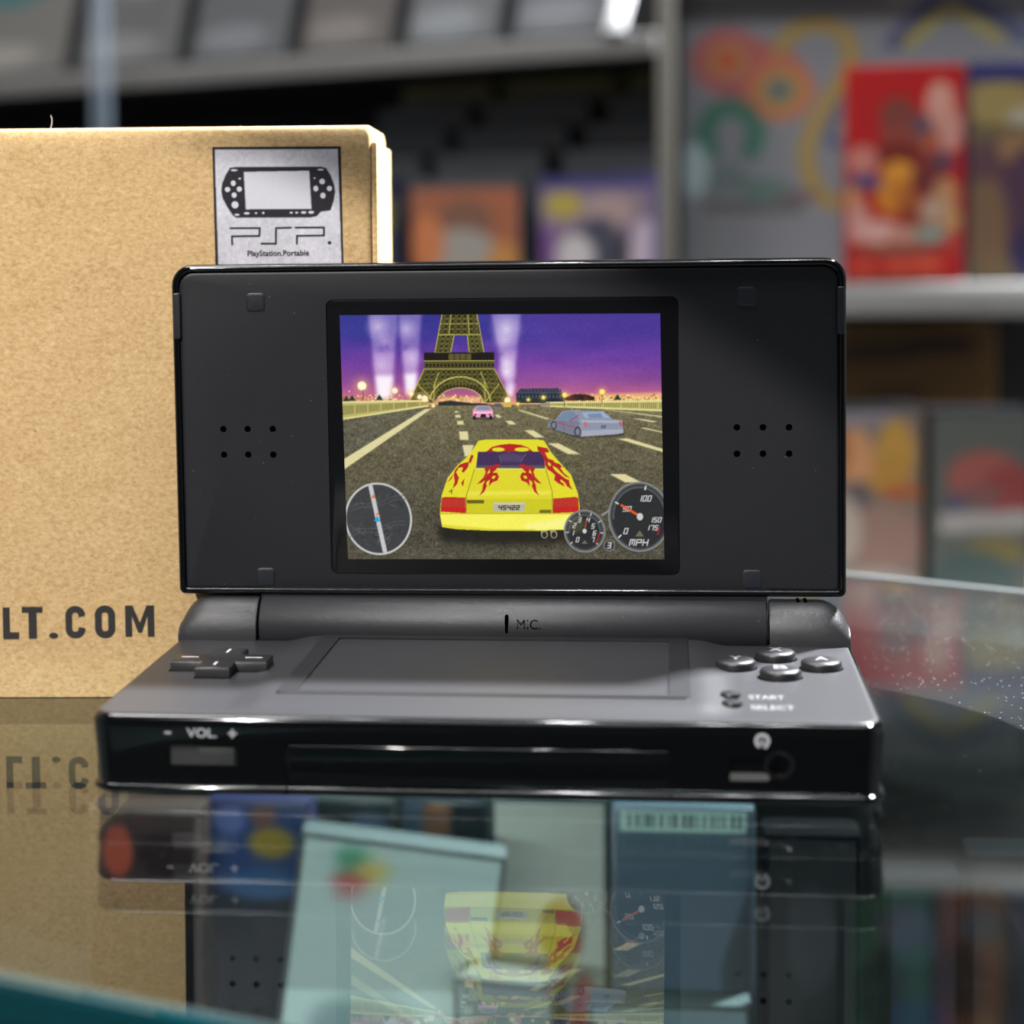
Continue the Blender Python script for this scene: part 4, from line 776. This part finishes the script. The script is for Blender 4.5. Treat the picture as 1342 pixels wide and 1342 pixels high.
kb = cover(210, 330, (104, 80, 48), [('l', [(10, 40), (90, 36)], 26, (66, 50, 36)), ('l', [(100, 30), (170, 28)], 24, (62, 46, 34)), ('l', [(52, 90), (114, 88)], 10, (66, 48, 36))])
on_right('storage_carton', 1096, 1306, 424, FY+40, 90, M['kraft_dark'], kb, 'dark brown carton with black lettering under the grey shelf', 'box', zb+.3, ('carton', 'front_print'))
fgp = cover(110, 230, (112, 100, 90), [('e', 20, 10, 60, 12, (120, 114, 118)), ('e', 76, 50, 24, 38, (168, 128, 62)), ('e', 66, 76, 30, 24, (160, 120, 58)), ('e', 26, 56, 24, 34, (180, 130, 92)), ('e', 6, 48, 14, 30, (150, 96, 62)), ('e', 84, 96, 26, 10, (150, 86, 56)), ('e', 30, 100, 18, 18, (92, 82, 84)), ('e', 60, 150, 50, 40, (132, 106, 96)), ('e', 10, 140, 24, 40, (156, 144, 132)), ('e', 50, 210, 60, 24, (150, 142, 134))])
on_right('toy_box', 1092, 1212, 536, FY-60, 50, M['case_dark'], fgp, 'small box with a yellow and orange picture, beside the grey box with the red arch', 'box', zb+.3, ('carton', 'front_print'))
gyp = cover(140, 230, (82, 84, 80), [('e', 74, 76, 50, 32, (136, 78, 70)), ('e', 110, 90, 40, 30, (126, 60, 60)), ('e', 70, 96, 30, 14, (110, 76, 74)), ('e', 36, 106, 16, 10, (74, 72, 92)), ('p', [(14, 116), (140, 112), (140, 136), (14, 140)], (142, 138, 134)), ('e', 90, 160, 40, 16, (106, 96, 60)), ('e', 60, 200, 60, 40, (64, 78, 76))])
on_right('toy_box', 1217, 1356, 540, FY-64, 50, M['case_dark'], gyp, 'grey box printed with a red arch, at the right end of the lower shelf', 'box', zb+.3, ('carton', 'front_print'))
# upper shelf, mirrored in the glass
for x0, x1, yt, mt, pc, lb in ((1120, 1230, -560, 'case_dark', (30, 74, 50), 'green game case on the shelf above, mirrored at the lower right of the glass'), (1236, 1330, -520, 'case_dark', (96, 52, 30), 'orange game case on the shelf above, mirrored in the glass'), (1336, 1450, -540, 'case_dark', (26, 28, 66), 'navy game case on the shelf above, mirrored in the glass')):
    pp_ = cover(110, 300, pc, [('e', 60, 70, 40, 40, (96, 100, 50)), ('e', 40, 180, 34, 50, tuple(int(v*.5) for v in pc)), ('e', 70, 250, 40, 24, (70, 70, 78))])
    on_right('game_case', x0, x1, yt, FY+10, 14, M[mt], pp_, lb, 'game case', zt+.3)

# left-hand unit: turned, its right end nearest
LD = np.array([.875, -.4842, 0]); LN = np.array([-.4842, -.875, 0])      # along it, outward
P0 = RP(858, 60, 1120); LC = float(LN@P0)
def LP(px, py, k=0.0): return unproj(px, py, LN, LC+k)               # k > 0: in front of the unit's front plane
def lf(p0, sh=0.0): return lambda x, d, z: tuple(p0+LD*(x-sh*d)-LN*d+np.array([0, 0, z]))
lunit = empty('shelving_unit', (P0[0], P0[1], -950), 'dark shelving unit with a pale shelf lip, on the left behind the cardboard box', 'shelf')
za, zb2 = LP(840, 42)[2], LP(840, 72)[2]
f0 = lf(np.array([P0[0], P0[1], 0]))
MB().box((-1500, 0, zb2), (0, 12, za), 1.5, f0).build('shelf_lip', M['lip'], lunit, 40)
MB().box((-1500, 12.2, zb2+2), (0, 420, za-4), 0, f0).build('shelf_board', M['shelf_dark'], lunit)
MB().box((-1500, 420, -950), (0, 432, za+420), 0, f0).build('back_panel', M['shelf_dark'], lunit)
zl_ = LP(620, 420, -40)[2]
MB().box((-1500, 6, zl_-20), (0, 420, zl_), 0, f0).build('shelf_board', M['shelf_dark'], lunit)
# leaning cases above the lip
xs = [-95, 92, 240, 384, 522, 662, 812]; tones = [(104, 102, 98), (92, 92, 92), (84, 86, 88), (88, 84, 82), (96, 98, 100), (92, 94, 98)]; accents = [(60, 100, 100), (126, 126, 124), (130, 90, 60), (90, 84, 100), (120, 84, 70), (84, 96, 120)]
lab = ['leftmost leaning grey case on the pale shelf', 'second leaning grey case from the left, with a pale foot, on the pale shelf', 'leaning grey case with an orange blur near its top, on the pale shelf', 'plain leaning grey case in the middle of the pale shelf', 'leaning grey case with a rust blur, second from the right on the pale shelf', 'rightmost leaning grey case on the pale shelf, by the white highlight card']
for i in range(6):
    a, b = LP(xs[i]+8, 60, -24), LP(xs[i+1]-10, 60, -24); c = (a+b)/2; wd = abs(float(LD@(b-a)))
    pc = cover(140, 200, tones[i], [('p', [(0, 0), (140, 0), (140, 70), (0, 70)], tuple(int(v*.45) for v in tones[i])), ('e', 70, 112, 40, 20, accents[i]), ('e', 40, 60, 30, 20, accents[i]), ('e', 60, 180, 50, 12, tuple(min(255, int(v*1.3)) for v in tones[i]))])
    carton_at('game_case', (c[0], c[1], za+.4), LD, LN, wd, 190, 15, M['case_black'], pc, label=lab[i], cat='game case', group='cases leaning above the shelf lip', lean=math.radians(16))
tg = LP(803, 42, 3); tr = empty('plastic_highlight', (tg[0], tg[1], za), 'small white glossy card, added as a bright highlight, on the right end of the pale shelf', 'tag')  # white card added to stand in for a highlight on plastic
M['tag'] = plain('highlight_white', (.85, .86, .88), .12, .05, 40, spec=.6); ft = lf(np.array([tg[0], tg[1], za+.3]))
MB().box((-9, -2, 0), (9, 14, 2), .5, ft).build('highlight_foot', M['case_grey'], tr, 40)
MB().box((-8, 0, 2.1), (8, 2.0, 30), .8, lambda x, d, z: ft(x, d+z*.5, z)).build('highlight_card', M['tag'], tr, 40)
# tiered rows of cases on the lower shelf: each row stands behind and higher
cols_ = [(398, 520), (537, 682), (706, 864)]
fronts = [cover(140, 200, (60, 62, 70), [('e', 120, 40, 20, 40, (96, 96, 60)), ('p', [(0, 0), (140, 0), (140, 24), (0, 24)], (30, 30, 66))]),
          cover(140, 200, (152, 92, 66), [('p', [(0, 0), (140, 0), (140, 14), (0, 14)], (70, 70, 72)), ('e', 70, 62, 36, 34, (120, 84, 70)), ('e', 66, 110, 48, 40, (150, 144, 136)), ('e', 24, 90, 20, 40, (190, 116, 74)), ('e', 120, 130, 24, 40, (180, 126, 70)), ('e', 70, 170, 50, 30, (130, 130, 130))]),
          cover(140, 200, (128, 112, 128), [('p', [(0, 0), (140, 0), (140, 16), (0, 16)], (60, 58, 110)), ('e', 30, 40, 22, 18, (168, 150, 70)), ('e', 84, 48, 30, 22, (160, 138, 136)), ('e', 70, 100, 28, 44, (70, 70, 84)), ('e', 104, 120, 18, 40, (60, 58, 66)), ('e', 44, 110, 22, 30, (190, 184, 184)), ('e', 124, 110, 18, 50, (188, 172, 188)), ('p', [(0, 70), (18, 70), (18, 200), (0, 200)], (110, 72, 130)), ('p', [(132, 0), (140, 0), (140, 200), (132, 200)], (80, 74, 140))])]
fl_ = ['dark game case with a navy top, just right of the cardboard box', 'game case with an orange and grey picture, front of its row below the dark gap', 'game case with a purple and white picture, front of its row by the post']
for ci, (xa, xb) in enumerate(cols_):
    for r in range(5):
        k = -30-r*34.0; ytop = 240-4*ci; a, b = LP(xa, ytop, -30), LP(xb, ytop, -30); c = (a+b)/2-LN*(r*34.0); wd = float(LD@(b-a)); ht = a[2]-zl_+r*21.0
        mt = M['case_navy'] if r == 0 and ci != 1 else (M['case_olive'] if r == 4 else M['case_black'] if r % 2 else M['case_slate'])
        plab = fl_[ci] if r == 0 else '%s case %s the %s case' % ('olive topped' if r == 4 else 'black' if r % 2 else 'slate grey', ['', 'right behind', 'second behind', 'third behind', 'last behind'][r], ['dark navy topped', 'orange and grey', 'purple and white'][ci])
        pc = fronts[ci] if r == 0 else cover(140, 200, [(76, 78, 80), (94, 96, 98), (76, 78, 80), (96, 96, 88)][r-1], [('p', [(0, 0), (140, 0), (140, 12), (0, 12)], (150, 142, 66) if r == 4 else (108, 110, 112))], 20)
        carton_at('game_case', (c[0], c[1], zl_+.4), LD, LN, wd, ht, 14, mt, pc, label=plab, cat='game case', group='stepped rows of cases on the lower shelf')
# clear upright in front of the left-hand unit
u0 = LP(127, 80, 60); m_, n__, l__, b__ = new_mat('acrylic'); setp(b__, base=(.20, .25, .30), rough=.15, alpha=.18); M['acrylic'] = m_
b__.inputs['Roughness'].default_value = .15
ur = empty('acrylic_upright', (u0[0], u0[1], -950), 'thin bluish clear upright in front of the pale shelf, at the far left', 'post')
MB().box((-7, 0, -950), (7, 9, 700), 1.0, lf(np.array([u0[0], u0[1], 0]))).build('upright', M['acrylic'], ur, 40)
MB().box((-24, -12, -950), (24, 24, -944), 1.0, lf(np.array([u0[0], u0[1], 0]))).build('foot_plate', M['case_grey'], ur, 40)

# ------------------------------------------------------------------ goods inside the glass counter
def GP(px, py, y): return unproj(px, py, (0, 1, 0), y)
CF = -169.8
def in_case(name, x0, x1, ytop, y, t, mat, pic, label, cat, yaw=0.0, part=('case', 'cover'), lean=0.0, roll=0.0):
    a, b = GP(x0, ytop, y), GP(x1, ytop, y); c = ((a[0]+b[0])/2, y, CF)
    ex = np.array([math.cos(yaw), math.sin(yaw), 0]); ey = np.array([math.sin(yaw), -math.cos(yaw), 0])
    return carton_at(name, c, ex, ey, b[0]-a[0], min(a[2], -6)-CF, t, mat, pic, part, label, cat, lean=lean, mat=M['case_print'], roll=roll)
in_case('game_case', 112, 262, 1058, 210, 14, M['case_brown'], cover(140, 190, (30, 26, 28), [('p', [(0, 0), (140, 0), (140, 36), (0, 36)], (58, 44, 48)), ('e', 36, 20, 20, 13, (160, 74, 60)), ('e', 100, 22, 36, 12, (44, 32, 36))], 60), 'dark brown case with a red blotch under the glass, below the volume slider', 'game case')
in_case('game_case', 268, 404, 1048, 225, 14, M['case_navy'], cover(140, 190, (30, 36, 46), [('p', [(0, 0), (140, 0), (140, 46), (0, 46)], (50, 66, 110)), ('e', 92, 20, 34, 8, (140, 120, 56)), ('e', 30, 8, 24, 8, (92, 104, 160)), ('e', 80, 6, 20, 6, (110, 76, 70)), ('e', 80, 42, 60, 8, (56, 88, 130))], 60), 'blue case with a yellow oval under the glass, beside the brown case', 'game case')
in_case('game_case', 404, 520, 1046, 250, 14, M['case_black'], cover(140, 190, (34, 40, 46), [('e', 100, 16, 40, 8, (110, 130, 170))]), 'black case under the glass, behind the pale carton with coloured marks', 'game case')
in_case('game_case', 505, 640, 1046, 275, 10, M['case_slate'], cover(140, 190, (60, 74, 88), [('p', [(0, 0), (50, 0), (50, 24), (0, 24)], (110, 130, 160)), ('e', 70, 14, 22, 16, (170, 120, 96)), ('p', [(90, 0), (140, 0), (140, 90), (90, 90)], (40, 50, 58)), ('e', 110, 40, 20, 12, (120, 60, 54))]), 'slate case with an orange dot under the glass, left of the tall pale carton', 'game case')
in_case('mailing_carton', 330, 600, 1118, 203, 12, M['case_white'], cover(140, 130, (172, 186, 188), [('e', 36, 8, 12, 5, (70, 140, 110)), ('e', 50, 12, 12, 4, (190, 170, 90)), ('e', 36, 17, 12, 4, (176, 84, 88)), ('e', 60, 70, 40, 12, (120, 134, 138)), ('e', 100, 100, 40, 30, (90, 104, 108))]), 'pale carton with green, yellow and red marks under the glass', 'carton', yaw=.1, part=('carton', 'front_print'), roll=.14)
in_case('mailing_carton', 642, 798, 1044, 235, 24, M['case_white'], cover(140, 230, (186, 188, 184), [('e', 112, 150, 18, 40, (196, 84, 76)), ('e', 84, 84, 28, 22, (112, 84, 74)), ('p', [(0, 178), (140, 178), (140, 230), (0, 230)], (60, 68, 72))]), 'tall pale carton with a red patch under the glass, right of the centre', 'carton', part=('carton', 'front_print'))
sl_ = in_case('hardware_carton', 800, 990, 1056, 168, 40, M['case_slate'], cover(150, 190, (66, 78, 92), [('p', [(0, 92), (146, 84), (150, 190), (0, 190)], (140, 152, 160)), ('p', [(118, 60), (150, 30), (150, 190), (104, 190)], (44, 52, 58)), ('p', [(0, 150), (110, 170), (110, 190), (0, 190)], (34, 40, 44))]), 'slate carton with a barcode label under the glass, below the cartridge slot', 'carton', part=('carton', 'front_print'))  # lighter lower part of the picture is painted reflected light
BR = Pic(172, 28, 120, (140, 162, 156), 2)
rb_ = random.Random(9); x = 12
while x < 160: w = rb_.choice((2.5, 4, 6)); BR.poly([(x, 5), (x+w, 5), (x+w, 22), (x, 22)], (44, 58, 58)); x += w+rb_.choice((3, 4, 6.5))
pa_, pb_, pc_ = GP(812, 1062, 166.5), GP(978, 1062, 166.5), GP(812, 1089, 166.5)
pic_object('barcode_label', BR, lambda U, V: (pa_[0]+(pb_[0]-pa_[0])*U, 166.5+0*U, pa_[2]+(pc_[2]-pa_[2])*V), M['paper_print'], sl_)
in_case('game_case', 590, 730, 1285, 190, 14, M['case_white'], cover(140, 100, (120, 132, 138), [('e', 40, 40, 40, 20, (150, 160, 166)), ('e', 110, 70, 40, 24, (52, 60, 66))]), 'grey white case under the glass near the bottom, in front of the tall pale carton', 'game case', yaw=-.2)
in_case('game_case', 770, 985, 1312, 158, 10, M['case_teal'], cover(140, 100, (96, 110, 116), [('e', 60, 40, 60, 20, (130, 142, 148))]), 'grey teal case under the glass near the bottom, in front of the barcode carton', 'game case')
in_case('game_case', 1000, 1130, 1092, 150, 14, M['case_dark'], cover(140, 190, (30, 32, 34), [('e', 70, 40, 40, 20, (44, 46, 50))]), 'black case under the glass, below the headphone socket', 'game case')
in_case('game_case', 1160, 1262, 1150, 140, 14, M['case_dark'], cover(110, 200, (30, 32, 42), [('e', 40, 24, 40, 12, (40, 46, 58)), ('e', 40, 60, 60, 10, (26, 32, 62)), ('e', 26, 84, 16, 7, (78, 82, 40)), ('e', 90, 84, 16, 7, (80, 54, 38))]), 'navy case under the glass right of the console, with a yellow green spot', 'game case')
in_case('game_case', 1268, 1390, 1120, 130, 14, M['case_dark'], cover(110, 200, (38, 34, 32), [('e', 40, 30, 40, 12, (50, 44, 40)), ('e', 60, 100, 40, 12, (34, 62, 46)), ('e', 20, 70, 20, 10, (60, 50, 40))]), 'dark brown case under the glass at the right edge', 'game case')
